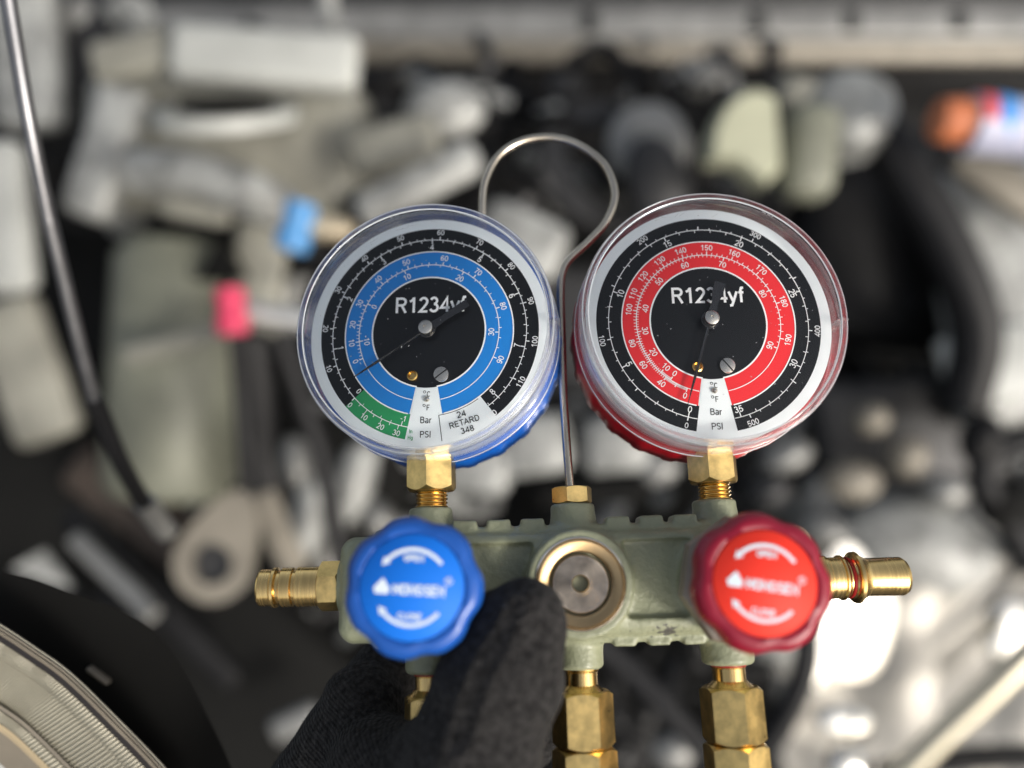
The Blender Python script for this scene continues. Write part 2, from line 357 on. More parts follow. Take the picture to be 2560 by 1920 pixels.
def manifold_sdf(X, Y, Z):
    d = sbox(X, Y, Z, (0, 0, 0), (72, 15.6, 12), 5)
    d = smin(d, sbox(X, Y, Z, (0, 0, 0), (62, 17.6, 7.5), 1.6), 1.5)
    for s in (1, -1):
        for x in (13.2, 23.6, 34.0):
            d = smin(d, sbox(X, Y, Z, (s * x, 17.9, 3.2), (3.7, 1.8, 4.6), .9), 1.0)
            d = smin(d, sbox(X, Y, Z, (s * x, -17.4, 3.2), (3.4, 1.2, 4.6), .8), 0.9)
        # recessed panel between collar and knob boss
        d = smax(d, -sbox(X, Y, Z, (s * 30, 1.0, 13.0), (17, 11.4, 3.2), 1.8), .6)
        d = smin(d, scyl(X - s * 45.4, Y, Z, 15.4, -8, 17, 1.5), 3)
        d = smin(d, scyl(X - s * 45.2, Z, Y, 6.9 + np.clip((22 - np.abs(Y)) * .10, 0, 1.5), 0, 24.4, 1.2), 1.6)
        d = smin(d, scyl(X - s * 45.2, Z, -Y, 7.9 + np.clip((22 - np.abs(Y)) * .06, 0, 1.5), 0, 25.2, 1.6), 1.6)
        d = smin(d, scyl(Z, Y - 1, s * X, 8.5, 60, 73.2, 1.0), 1.5)
    d = smin(d, scyl(X, Z, Y, 7.0 + np.clip((22 - np.abs(Y)) * .10, 0, 1.5), 0, 24.4, 1.2), 1.6)
    d = smin(d, scyl(X, Z, -Y, 7.2 + np.clip((22 - np.abs(Y)) * .06, 0, 1.5), 0, 25.2, 1.4), 1.6)
    d = smin(d, scyl(X + .2, Y, Z, 15.6, -5, 18.6, 1.2), 3.2)
    d = smax(d, -scyl(X + .2, Y, Z, 12.6, 15.5, 25, .3), .7)
    # dent and chipped patch near the lower edge
    d = d + .5 * np.exp(-(((X - 26) / 3.2) ** 2 + ((Y + 16.5) / 1.6) ** 2 + ((Z - 11) / 5) ** 2))
    d = d + .06 * np.sin(X * .9 + Y * .5) * np.sin(Y * 1.1 - X * .2)
    return d
body = net_mesh('manifold_body', manifold_sdf, (-75, -27, -14), (75, 27, 21), 0.5, M['paint'], root, 1)
# scuffed paint patch: bare metal shown through noise in a spot on the body itself
def paint_wear():
    nt = M['paint'].node_tree; b = nt.nodes['Principled BSDF']
    src = b.inputs['Base Color'].links[0].from_socket
    tc = nt.nodes.new('ShaderNodeTexCoord')
    def spot(c, s, lo, hi):
        mp = nt.nodes.new('ShaderNodeMapping'); mp.vector_type = 'POINT'
        mp.inputs['Location'].default_value = tuple(-c[i] * .001 / (s[i] * .001) for i in range(3)); mp.inputs['Scale'].default_value = tuple(1 / (k * .001) for k in s)
        nt.links.new(tc.outputs['Object'], mp.inputs[0])
        ln = nt.nodes.new('ShaderNodeVectorMath'); ln.operation = 'LENGTH'; nt.links.new(mp.outputs[0], ln.inputs[0])
        n = nt.nodes.new('ShaderNodeTexNoise'); n.inputs['Scale'].default_value = 700; n.inputs['Detail'].default_value = 6; nt.links.new(tc.outputs['Object'], n.inputs[0])
        ad = nt.nodes.new('ShaderNodeMath'); ad.operation = 'MULTIPLY_ADD'; ad.inputs[1].default_value = 2.6; nt.links.new(n.outputs[0], ad.inputs[0]); nt.links.new(ln.outputs['Value'], ad.inputs[2])
        mr = nt.nodes.new('ShaderNodeMapRange'); mr.inputs[1].default_value = lo; mr.inputs[2].default_value = hi; mr.inputs[3].default_value = 1; mr.inputs[4].default_value = 0
        nt.links.new(ad.outputs[0], mr.inputs[0]); return mr.outputs[0]
    for c, s, lo, hi, col in [((25.5, -14.6, 11), (5.6, 2.8, 8), 1.75, 1.9, (.07, .068, .06)), ((14.5, -14.0, 11.5), (.5, .5, 3), 1.9, 2.1, (.03, .03, .028)), ((16.8, 8.6, 12), (2.2, .5, 3), 1.6, 1.9, (.55, .57, .5))]:
        mx = nt.nodes.new('ShaderNodeMix'); mx.data_type = 'RGBA'; nt.links.new(spot(c, s, lo, hi), mx.inputs[0])
        nt.links.new(src, mx.inputs[6]); mx.inputs[7].default_value = (*col, 1); src = mx.outputs[2]
    nt.links.new(src, b.inputs['Base Color'])
paint_wear()

def turned(m):                                  # concentric tool marks: highlights stretched across the grooves
    nt = m.node_tree; b = nt.nodes['Principled BSDF']; t = nt.nodes.new('ShaderNodeTangent'); t.direction_type = 'RADIAL'; t.axis = 'Z'
    b.inputs['Anisotropic'].default_value = .75; nt.links.new(t.outputs[0], b.inputs['Tangent'])
turned(M['steel']); turned(M['brass_ring'])
# sight glass in the collar
sg = MB().add(*ring_lathe([(12.4, 14), (12.4, 19.2), (12.0, 19.6), (9.5, 19.0), (9.1, 18.6), (9.1, 14)], 96)).obj('sight_glass_ring', M['brass_ring'], root, T=tr(-.2, 0, 0))
prof = [(.001, 12.2), (1.9, 12.2), (2.3, 18.6), (2.6, 18.9)]
for k in range(9): prof += [(3.0 + k * .52, 18.9), (3.14 + k * .52, 18.78), (3.28 + k * .52, 18.9)]
prof += [(7.9, 18.9), (8.2, 18.6), (8.25, 15)]
MB().add(*ring_lathe([(12.45, 17.6), (12.5, 18.9), (12.85, 19.25), (13.3, 18.9), (13.3, 17.6)], 96)).obj('collar_lip', M['nickel'], root, T=tr(-.2, 0, 0))  # bare metal ring added for the bright highlight on the collar's inner edge
dsk = MB().add(*lathe(prof, 96)).obj('sight_glass_disc', M['steel'], sg)
MB().add(*ring_lathe([(2.75, 18.6), (2.6, 19.05), (2.35, 18.6), (2.5, 18)], 32)).obj('bore_rim', M['brass'], sg)
# hook with nut
MB().add(*hexnut(11.4, 5.2, bore=1.2, rotn=R(12)), tr(0, 24.5, 0) @ rot(-90, 'X')).obj('hook_nut', M['brass'], root)
hk = [(0, 24, -1), (-.5, 36, -2), (-.6, 58.7, -3), (0, 79.5, -3), (.6, 97, -3), (1.6, 104.5, -3), (4.5, 109.5, -3), (11.6, 116, -3), (18.3, 123.6, -3), (21.9, 133.7, -3), (19.2, 145, -3), (11.2, 153.1, -3), (1.3, 157, -3), (-9.8, 156, -3), (-18.8, 150.3, -3), (-24.2, 140.1, -3), (-25.6, 129.3, -4), (-25.2, 120, -6), (-24.8, 112, -9)]
MB().add(*tube([(p[0] - p[1] * .0105 if p[1] > 90 else p[0] - .9 * (p[1] - 30) / 60 * (p[1] > 30), p[1], p[2]) for p in hk], 1.4, 20, 12)).obj('hook', M['wire'], root, sharp=60)

# quick couplers on the sides
def coupler(s, y0):
    T = tr(s * 72.5, y0, 0) @ rot(90 * s, 'Y')
    c = None
    if s < 0:
        pr = [(4, 7), (6.0, 7.3), (6.05, 14.0), (5.2, 14.4), (5.2, 15.2), (5.9, 15.5), (5.95, 18.8), (5.2, 19.2), (5.1, 20.2), (6.1, 20.6), (6.15, 21.5), (5.5, 22.0), (5.6, 25.4), (5.3, 25.9), (3.6, 26.0), (3.4, 22), (.01, 22)]
    else:
        pr = [(4, 3), (6.9, 3.2), (6.9, 5.4), (6.3, 5.8), (6.3, 9.6), (6.9, 9.9), (6.9, 10.4), (6.0, 11.4), (5.8, 12.6), (6.4, 13.5), (7.8, 14.0), (7.9, 15.0), (7.0, 15.8), (6.3, 17.0), (5.8, 18), (5.85, 29.0), (5.3, 30.0), (3.6, 30.1), (3.4, 24), (.01, 24)]
    o = MB().add(*lathe(pr, 72), T).obj('quick_coupler', M['brass_turned'], root, sharp=28)
    if s < 0: MB().add(*hexnut(13.2, 6.5, rotn=R(22)), tr(0, 0, .6)).add(*lathe([(5.2, -.5), (5.2, 1.0)], 48)).obj('hex_collar', M['brass'], o, T=T)
    else:
        MB().add(*hexnut(14.2, 4.0, rotn=R(8)), tr(0, 0, .4)).obj('hex_collar', M['brass'], o, T=T)
        MB().add(*ring_lathe([(6.15, 11.9), (6.4, 12.3), (6.15, 12.9), (5.8, 12.4)], 48)).obj('seal_ring', M['red_seal'], o, T=T)
    return o
coupler(-1, 1.2); coupler(1, -.8)

# bottom hose ports
for k, x in enumerate((-45.2, .2, 45.2)):
    rr = [0, 8, 23][k]
    T = tr(x, -25.2, 0) @ rot(90, 'X')
    pr = [(4.6, -1), (5.15, 0), (5.15, .7), (4.9, 1.0), (4.9, 4.6), (5.6, 5.2), (7.6, 7.0), (7.6, 8.0)]
    o = MB().add(*lathe(pr, 64), T).obj('hose_port', M['brass_turned'], root)
    MB().add(*hexnut(16.2 if k else 14.5, 15.6, rotn=R([10, 4, 20][k]), bore=4, ch=.8)).obj('hex_nut', M['brass'], o, T=T @ tr(0, 0, 6.3))
    MB().add(*hexnut(16.8 if k else 15, 12, rotn=R([30, 9, 24][k]), bore=4, ch=.7)).obj('lower_hex_nut', M['brass'], o, T=T @ tr(0, 0, 22.2))
    MB().add(*lathe([(5.2, -.4), (5.4, -.1), (5.4, .25), (5.2, .5)], 48)).obj('seal_ring', M['red_seal' if k != 1 else 'brass_thread'], o, T=T @ tr(0, 0, .1))
    MB().add(*lathe([(6.4, 0), (6.9, 1), (6.9, 30), (6.4, 31)], 48)).obj('hose_end', M['brass_turned'], o, T=T @ tr(0, 0, 33.8))

# valve knobs
def knob(x, y, rz_deg, kind):
    T = tr(x, y, 0)
    sk = MB().add(*lathe([(15.5, 12), (17.2, 14), (18.9, 23), (18.2, 26.0), (13.5, 27.5), (6, 28), (6, 30)], 8 if kind == 'red' else 64), rot(10, 'Z')).obj('valve_bonnet', M['hub_grey'] if kind == 'red' else M['paint'], root, T=T @ (Matrix.Scale(1, 4) if kind == 'red' else Matrix.Diagonal((.86, .86, 1, 1))), sharp=20)
    def lob(a, r, z):
        if r < 14.2: return 1
        return .99 + (.75 if z < 40 else .62) * (.045 * math.cos(7 * a) - .012 * math.cos(14 * a))
    pr = [(5, 28.5), (14.4, 28.8), (16.6, 30.2), (17.4, 32.5), (18.1, 36), (18.2, 38.5), (17.8, 40.6), (16.8, 41.9), (15.6, 42.6), (14.3, 42.7), (13.9, 42.5), (13.7, 42.0), (5, 42.0)]
    kn = MB().add(*lathe(pr, 168, lob)).obj('valve_knob', M[kind + '_knob'], root, T=T @ rot(rz_deg, 'Z'), sharp=40)
    lb = MB().add(*lathe([(13.3, 41.9), (13.5, 42.3), (13.3, 42.6), (.01, 42.75)], 96)).obj('knob_label', M[kind + '_label'], kn, sharp=60)
    z = 42.82; p = MB()
    arc(p, 9.0, 10.0, 40, 138, z); arc(p, 9.0, 10.0, 222, 320, z)
    for a, s in ((138, 1), (222, -1)):
        c = Vector((9.5 * math.cos(R(a)), 9.5 * math.sin(R(a)), z)); t = Vector((-math.sin(R(a)), math.cos(R(a)), 0)) * s; n = Vector((math.cos(R(a)), math.sin(R(a)), 0))
        p.add([c + n * 1.15 - t * .3, c + t * 1.7, c - n * 1.15 - t * .3], [(0, 1, 2)] if s > 0 else [(2, 1, 0)])
    text(p, 'OPEN', 1.6, 0, 7.3, 0, z, 1.2, .08); text(p, 'CLOSE', 1.6, 0, -7.3, 0, z, 1.2, .08)
    text(p, 'HONGSEN', 2.5, 1.9, -.7, 0, z, 1.12, .12)
    # mark of a small peaked roof over a disc
    p.add([(-9.4, -2.0, z), (-6.0, -2.0, z), (-5.6, -.6, z), (-7.6, 2.0, z), (-9.9, -.6, z)], [(0, 1, 2, 3, 4)])
    arc(p, 0.75, 1.0, 0, 360, z, 20)
    v = p.v[-42:]; p.v[-42:] = [(a + 9.4, b + 1.9, c) for a, b, c in v]
    text(p, 'R', 1.1, 9.4, 1.9, 0, z, .9)
    p.obj('knob_lettering', M['knob_print'], kn, sharp=0)
    return kn
knob(-45.8, .8, -4.5, 'blue'); knob(45.4, -.7, -9.5, 'red')

# gauges
def gauge(x, y, yaw, roll, z, kind):
    G = tr(x, y, z) @ rot(yaw, 'Y') @ rot(roll, 'Z')
    blue = kind == 'blue'
    def boot(a, r, z):
        return 1 + (.012 * (1 if math.cos(24 * a) > .2 else 0) if z < -6 and r > 38 else 0)
    pr = [(.01, -25), (35, -25), (40.3, -23.5), (42.0, -20), (42.3, -9), (41.8, -7.2), (41.8, -4.4), (40.5, -3.6), (40.5, .2), (40.1, .9), (39.7, .9), (39.6, .4), (.01, .2)]
    case = MB().add(*lathe(pr, 192, boot)).obj('gauge_case', M[kind + '_case'], root, T=G)
    case['label'] = ('blue low pressure gauge' if blue else 'red high pressure gauge')
    wd = MB().add(*lathe([(39.4, .5), (39.4, 5.6), (.01, 5.6)], 128)).obj('dial_face', M['dial_white'], case)
    bl = MB(); cb = MB(); gr = MB(); wh = MB(); bk = MB()
    z0, z1, z2, z3 = 5.66, 5.72, 5.78, 5.84
    wr0, wr1 = 270 - 10.2, 270 + 10.2       # white wedge (at outer edge)
    def band(mb, r0, r1, a0, a1, z):        # ring leaving the wedge free: wedge sides are straight lines
        arc(mb, r0, r1, a0, a1, z, 96)
    arc(bl, 0, 18.8, 0, 360, z0, 90)
    if blue:
        band(bl, 27.8, 36, -51.5, 222.9, z0); band(gr, 27.8, 36, 222.9, 261.8, z0)
    else: band(bl, 27.8, 36, -79.8, 259.8, z0)
    band(cb, 18.8, 27.8, -79.0, 259.0, z0)
    # white key wedge laid on top
    wg = MB(); wg.add([(-3.35, -18.9, z1), (3.35, -18.9, z1), (6.4, -36.2, z1), (-6.6, -36.2, z1)], [(3, 2, 1, 0)])
    wg.obj('unit_key', M['dial_white'], wd)
    arc(wh, 18.45, 18.95, 0 - 80, 260, z2, 120); arc(wh, 27.6, 28.0, -78, 258, z2, 120)
    arc(wh, 23.0, 23.25, -78.5, 258.5, z2, 120)
    if blue: arc(wh, 31.9, 32.15, -52, 260, z2, 120)
    else: arc(wh, 31.9, 32.15, -79.5, 259.5, z2, 120)
    def lab(mb, s, r, a, size=1.8, z=z3):
        a = a % 360; up = a - 90 if a < 176 or a > 359 else a + 90
        text(mb, s, size, r * math.cos(R(a)), r * math.sin(R(a)), up, z, 1.18, 0)
    if blue:
        P0, kp = 222.9, -2.3
        for p in range(0, 121, 2):
            a = P0 + kp * p; big = p % 10 == 0
            tick(wh, a, 32, 33.2 if big else 32.7, .34 if big else .25, z2)
            if big and p: lab(wh, str(p), 34.7 + (.2 if p >= 100 else 0), a)
        lab(wh, '0', 34.6, P0 + 1.2); lab(wh, '0', 29.6, P0 - 1.5)
        for b in range(0, 42):
            a = P0 + kp * 14.504 * b * .2; big = b % 5 == 0
            if b and a > -52: tick(wh, a, 30.6 if big else 31.1, 32, .34 if big else .25, z2)
            if big and b: lab(wh, str(b // 5), 29.5, a, 2.0)
        for q in range(1, 7):
            a = P0 + 31.5 * q / 6; tick(wh, a, 32, 33.4 if q % 2 == 0 else 32.9, .22, z2)
        lab(wh, '10', 34.4, P0 + 11.5); lab(wh, '20', 34.4, P0 + 22.2); lab(wh, '30', 34.6, P0 + 31.6)
        tick(wh, P0 + 33, 30.5, 32, .25, z2); lab(wh, '-1', 29.6, P0 + 33.2)
        for q in range(1, 5): tick(wh, P0 + 33 * q / 5, 31.2, 32, .2, z2)
        tF = [(0, 202), (10, 187.3), (20, 173.3), (30, 156.4), (40, 133.5), (50, 108.9), (60, 79.7), (70, 51.4), (80, 18.2), (90, -23)]
        tC = [(-10, 187.0), (0, 154.2), (10, 112.4), (20, 61.2), (30, -2)]
        cstep = 2
    else:
        P0, kp = 254.3, -.6505
        for p in range(0, 501, 10):
            a = P0 + kp * p; big = p % 50 == 0
            tick(wh, a, 32, 33.2 if big else 32.7, .34 if big else .25, z2)
            if p % 100 == 0: lab(wh, str(p), 34.8, a + (0 if p else 0))
        for b in range(0, 36):
            a = P0 + kp * 14.504 * b; big = b % 5 == 0
            tick(wh, a, 30.5 if big else 31.1, 32, .34 if big else .25, z2)
            if big: lab(wh, str(b), 29.5, a, 2.05)
        tF = [(0, 249), (20, 240), (40, 230.5), (60, 212.5), (80, 195), (100, 169.5), (110, 157), (120, 141.5), (130, 124), (140, 106.5), (150, 87), (160, 66.5), (170, 43.5), (180, 15), (190, -14.5)]
        tC = [(0, 234.5), (10, 225), (20, 208), (30, 187), (40, 166), (50, 136.5), (60, 107.5), (70, 73), (80, 27), (90, -23)]
    F0 = [q[0] for q in tF]; FA = [q[1] for q in tF]; C0 = [q[0] for q in tC]; CA = [q[1] for q in tC]
    for t in range(F0[0], F0[-1] + 1, 2):
        big = t in F0; tick(wh, float(np.interp(t, F0, FA)), 23.1, 24.4 if big else 24.0, .32 if big else .22, z2)
    for t, a in tF:
        if not (kind == 'red' and t == 20): lab(wh, str(t), 25.7, a, 1.9)
    for t in range(C0[0], C0[-1] + 1, 1 if not blue else 2):
        big = t in C0; tick(wh, float(np.interp(t, C0, CA)), 21.9 if big else 22.4, 23.1, .32 if big else .22, z2)
    for t, a in tC: lab(wh, str(t), 20.6, a, 1.9)
    text(wh, 'R1234yf', 5.3, .4, 9.2, 0, z3, 1.12, 0, wt=.155)
    # key and box text
    text(bk, 'C', 1.8, .7, -20.9, 0, z3, 1, 0, wt=.13); text(bk, 'F', 1.8, .7, -25.3, 0, z3, 1.05, 0, wt=.13)
    for yy in (-20.2, -24.6):
        n0 = len(bk.v); arc(bk, .30, .48, 0, 360, z3, 14); bk.v[n0:] = [(a - .6, b + yy, c) for a, b, c in bk.v[n0:]]
    text(bk, 'Bar', 2.1, 0.1, -29.3, 0, z3, 1.12, 0, wt=.13); text(bk, 'PSI', 2.1, 0.1, -33.9, 0, z3, 1.12, 0, wt=.13)
    if blue:
        g2 = MB()
        text(g2, 'In', 1.25, -4.6, -32.9, 0, z3, 1.1, 0); text(g2, 'Hg', 1.25, -4.7, -34.9, 0, z3, 1.1, 0); g2.obj('inch_mercury_print', M['dial_green'], wd, sharp=0)
        arc(bk, 28.05, 28.25, 278.3, 306.5, z2, 20)
        a = R(278.6); d = Vector((math.cos(a), math.sin(a), 0)); n = Vector((-d.y, d.x, 0)) * .12
        bk.add([tuple(d * 28.1 - n + Vector((0, 0, z2))), tuple(d * 36.5 - n + Vector((0, 0, z2))), tuple(d * 36.5 + n + Vector((0, 0, z2))), tuple(d * 28.1 + n + Vector((0, 0, z2)))], [(0, 1, 2, 3)])
        a = 292.5
        for s, r, sz in (('24', 29.8, 2.0), ('RETARD', 32.5, 1.9), ('348', 35.2, 1.9)):
            text(bk, s, sz, r * math.cos(R(a)), r * math.sin(R(a)), a - 270 - 6, z3, 1.3, 0)
    bl.obj('black_band', M['dial_black'], wd); cb.obj('coloured_band', M['dial_' + kind], wd)
    if blue: gr.obj('green_band', M['dial_green'], wd)
    wh.obj('white_printing', M['ink_white'], wd, sharp=0); bk.obj('black_printing', M['ink_black'], wd, sharp=0)
    # needle: thin pointer and broad black counterweight
    ang = 213.5 if blue else 251.5
    nd = MB()
    nd.add([(0, -.5, 8.4), (10, -.36, 8.4), (20, -.42, 8.4), (28.9, -.08, 8.4), (28.9, .08, 8.4), (20, .42, 8.4), (10, .36, 8.4), (0, .5, 8.4),
            (0, -.5, 8.0), (10, -.36, 8.0), (20, -.42, 8.0), (28.9, -.08, 8.0), (28.9, .08, 8.0), (20, .42, 8.0), (10, .36, 8.0), (0, .5, 8.0)],
           [(0, 1, 6, 7), (1, 2, 5, 6), (2, 3, 4, 5), (15, 14, 9, 8), (14, 13, 10, 9), (13, 12, 11, 10), (0, 8, 9, 1), (1, 9, 10, 2), (2, 10, 11, 3), (3, 11, 12, 4), (4, 12, 13, 5), (5, 13, 14, 6), (6, 14, 15, 7)])
    nd.add([(2.5, -.34, 8.42), (28.6, -.1, 8.42), (28.6, .1, 8.42), (2.5, .34, 8.42), (2.5, 0, 8.85), (28.6, 0, 8.5)], [(0, 1, 5, 4), (4, 5, 2, 3), (0, 4, 3), (1, 2, 5)])
    tl = 15.6 if blue else 13.2; tw = 1.25 if blue else 1.8
    tail = [(-2.2, -1.4), (-6, -1.0), (-tl + 3.6, -tw), (-tl, -tw), (-tl, tw), (-tl + 3.6, tw), (-6, 1.0), (-2.2, 1.4)]
    n = len(tail); nd.add([(a, b, 8.4) for a, b in tail] + [(a, b, 8.0) for a, b in tail], [tuple(range(n))[::-1], tuple(range(n, 2 * n))] + [(i, (i + 1) % n, n + (i + 1) % n, n + i) for i in range(n)])
    nd.add(*lathe([(2.9, 7.9), (2.9, 8.45), (.01, 8.45)], 40))
    no = nd.obj('needle', M['needle'], case, T=rot(ang, 'Z'), sharp=20)
    MB().add(*lathe([(2.1, 8.4), (2.35, 8.8), (2.45, 10.5), (2.25, 10.9), (1.6, 11.15), (.5, 11.25), (.35, 10.9), (.01, 10.9)], 48)).obj('pivot_cap', M['nickel'], case)
    MB().add(*ring_lathe([(1.9, 5.7), (1.75, 6.5), (1.3, 6.7), (1.1, 6.2), (.9, 5.7)], 32)).add(*lathe([(.95, 5.7), (.95, 5.9), (.01, 5.9)], 24)).obj('rivet', M['brass_thread'], case, T=tr(-4.7, -14.8, 0))
    sc = MB().add(*lathe([(2.6, 5.7), (2.6, 6.4), (2.4, 6.75), (1.5, 6.98), (.01, 7.05)], 40)).obj('screw', M['nickel'], case, T=tr(4.7, -14.6, 0))
    MB().add(*rbox(4.9, .42, .12, .04, 1), tr(0, 0, 7.06) @ rot(-52 if not blue else 38, 'Z')).obj('screw_slot', M['ink_black'], sc)
    MB().add(*lathe([(.95, 5.8), (.9, 6.4), (.5, 6.9), (.01, 7.0)], 20)).obj('stop_pin', M['nickel'], case, T=tr(.1, -22.6, 0))
    sp = MB()
    for i in range(46):
        a, r = random.uniform(0, 6.283), 34 * math.sqrt(random.random()); w = random.uniform(.05, .13); L = w * random.choice((1, 1, 1, 2.5))
        sp.add([(-L, -w, 14.06), (L, -w, 14.06), (L, w, 14.06), (-L, w, 14.06)], [(0, 1, 2, 3)], tr(r * math.cos(a), r * math.sin(a), 0) @ rot(random.uniform(0, 180), 'Z'))
    for i in range(7):                      # a few fine scratches near the top of the lens
        a = R(random.uniform(85, 130)); r = random.uniform(33, 37); L = random.uniform(.8, 2.2)
        sp.add([(-L, -.035, 14.06), (L, -.02, 14.06), (L, .02, 14.06), (-L, .035, 14.06)], [(0, 1, 2, 3)], tr(r * math.cos(a), r * math.sin(a), 0) @ rot(random.uniform(-10, 50), 'Z'))
    so = sp.obj('dust_specks', M['dust'], case, sharp=0); so['kind'] = 'stuff'
    # clear lens: cap pressed over the case
    wall = [(42.3, -4.2), (42.5, -3.6), (42.5, -2.0), (42.0, -1.6), (41.8, 12.4), (41.4, 13.4), (40.6, 14.0), (39.6, 14.0), (39.2, 13.6), (39.2, 12.8), (40.2, 12.0), (40.4, 6.2), (40.7, 5.6), (40.7, -4.2)]
    ln = MB().add(*ring_lathe(wall, 160)).obj('lens_rim', M['wall_clear'], case, sharp=35)
    MB().add(*lathe([(39.1, 13.0), (39.1, 13.4), (38.3, 13.7), (.01, 14.0)], 128)).obj('lens', M['pane'], case, sharp=30)
    for rr_, zz in ((41.15, 13.25), (39.35, 13.75), (42.3, -1.9)):  # thin pale rings added as highlights along the clear rim
        MB().add(*ring_lathe([(rr_ - .16, zz - .14), (rr_ + .16, zz - .14), (rr_ + .2, zz + .08), (rr_, zz + .22), (rr_ - .2, zz + .08)], 160)).obj('rim_highlight', M['rim_highlight'], ln, sharp=60)
    for aa in ((182, 2) if blue else (-2,)):
        MB().add(*rbox(3.2, .9, 12, .3), rot(aa, 'Z') @ tr(41.2, 0, 5)).obj('lens_tab', M['wall_clear'], ln)
    MB().add(*rbox(2.4, 5.0, 9, .4), rot(271, 'Z') @ tr(40.8, 0, 6.5)).obj('lens_tab', M['wall_clear'], ln)
    return case
gauge(-44.3, 80.6, -6, -2.0, 3, 'blue'); gauge(45.3, 79.9, 0, -.6, 7, 'red')
# brass stems
for x, rr in ((-45.0, 24), (46.0, 8)):
    T = tr(x, 24.2, -1) @ rot(-90, 'X')
    pr = [(4.9, 0)]
    for k in range(4): pr += [(4.5, .1 + k * 1.2), (5.15, .55 + k * 1.2), (5.15, .75 + k * 1.2), (4.5, 1.2 + k * 1.2)]
    pr += [(5.0, 5.2), (6.6, 8.0)]
    o = MB().add(*lathe(pr, 64), T).obj('gauge_stem', M['brass_thread'], root)
    MB().add(*hexnut(14.4, 11.6, rotn=R(rr), ch=1.1, ends=(1, 0))).obj('stem_hex', M['brass'], o, T=T @ tr(0, 0, 5.6))

# ------------------------------------------------------------------ the gloved hand
def PF(x, y, d):                                # a point of the frame (2560 scale) at a distance, camera frame, mm
    return ((x - 1280) / FPX * d, -(y - 960) / FPX * d, -d)
HC = PF(1100, 1760, 230)
def hp(x, y, d): p = PF(x, y, d); return (p[0] - HC[0], p[1] - HC[1], p[2] - HC[2])
def hand_sdf(X, Y, Z):
    def chain(js, k=5):
        d = None
        for (a, ra), (b, rb) in zip(js, js[1:]):
            q = scone(X, Y, Z, a, b, ra, rb); d = q if d is None else smin(d, q, k)
        return d
    th = chain([(hp(1312, 1556, 207), 11.6), (hp(1262, 1700, 205), 14.6), (hp(1200, 1880, 206), 15.5), (hp(1120, 2100, 212), 19)])
    th = smin(th, chain([(hp(1238, 1566, 213), 9.5), (hp(1190, 1720, 211), 11), (hp(1130, 1900, 213), 14)]), 6)
    pm = chain([(hp(908, 1764, 256), 14.0), (hp(852, 1890, 256), 15.5), (hp(796, 2000, 256), 18.2), (hp(850, 2220, 246), 22)])
    pm = smin(pm, chain([(hp(950, 1940, 236), 17), (hp(1090, 1950, 222), 16), (hp(1130, 2080, 220), 18)]), 6)
    pm = smin(pm, chain([(hp(1010, 2180, 236), 25), (hp(930, 2420, 236), 28), (hp(880, 2650, 236), 28)]), 9)
    fg = chain([(hp(905, 1760, 262), 12.5), (hp(1010, 1620, 274), 11.5), (hp(1120, 1560, 274), 10.5), (hp(1230, 1540, 272), 9.5)], 3)
    fm = chain([(hp(900, 1900, 262), 13), (hp(1060, 1740, 278), 11.5), (hp(1180, 1700, 278), 10.5), (hp(1300, 1680, 274), 9.8)], 3)
    fr = chain([(hp(920, 2040, 262), 13), (hp(1090, 1880, 280), 11.5), (hp(1210, 1860, 278), 10.5), (hp(1330, 1850, 274), 9.5)], 3)
    fl = chain([(hp(980, 2160, 260), 12), (hp(1110, 2020, 278), 10), (hp(1210, 2010, 276), 9), (hp(1310, 2010, 272), 8.3)], 3)
    d = smin(pm, th, 8)
    for q in (fg, fm, fr, fl): d = smin(d, q, 2.5)
    # cloth: soft folds, a seam welt running up the thumb
    w = .55 * np.sin(X * .16 + Y * .31 + 1.3 * np.sin(Y * .09)) * np.sin(Y * .21 - X * .12 + Z * .1) + .30 * np.sin(X * .5 - Y * .35 + 2 * np.sin(Y * .13)) * np.sin(Z * .33 + Y * .11)
    d = d + w * .55
    seam = scone(X, Y, Z, hp(1290, 1500, 196.5), hp(1225, 1640, 193), .5, .5)
    seam = np.minimum(seam, scone(X, Y, Z, hp(1225, 1640, 193), hp(1165, 1800, 192), .5, .5))
    seam = np.minimum(seam, scone(X, Y, Z, hp(1165, 1800, 192), hp(1110, 1960, 196), .5, .6))
    d = d + .25 * np.exp(-((seam + 0) / 2.4) ** 2) - .75 * np.exp(-((seam - 3.2) / 0.9) ** 2)
    return d
M['glove'] = mat('black fleece knit', (0.0072, 0.007, 0.007), 0.95, 0, bump=1.0, bscale=650, bdist=.0012, col2=(0.036, 0.0345, 0.034), vscale=480, sheen=0.05, spec=0.15)
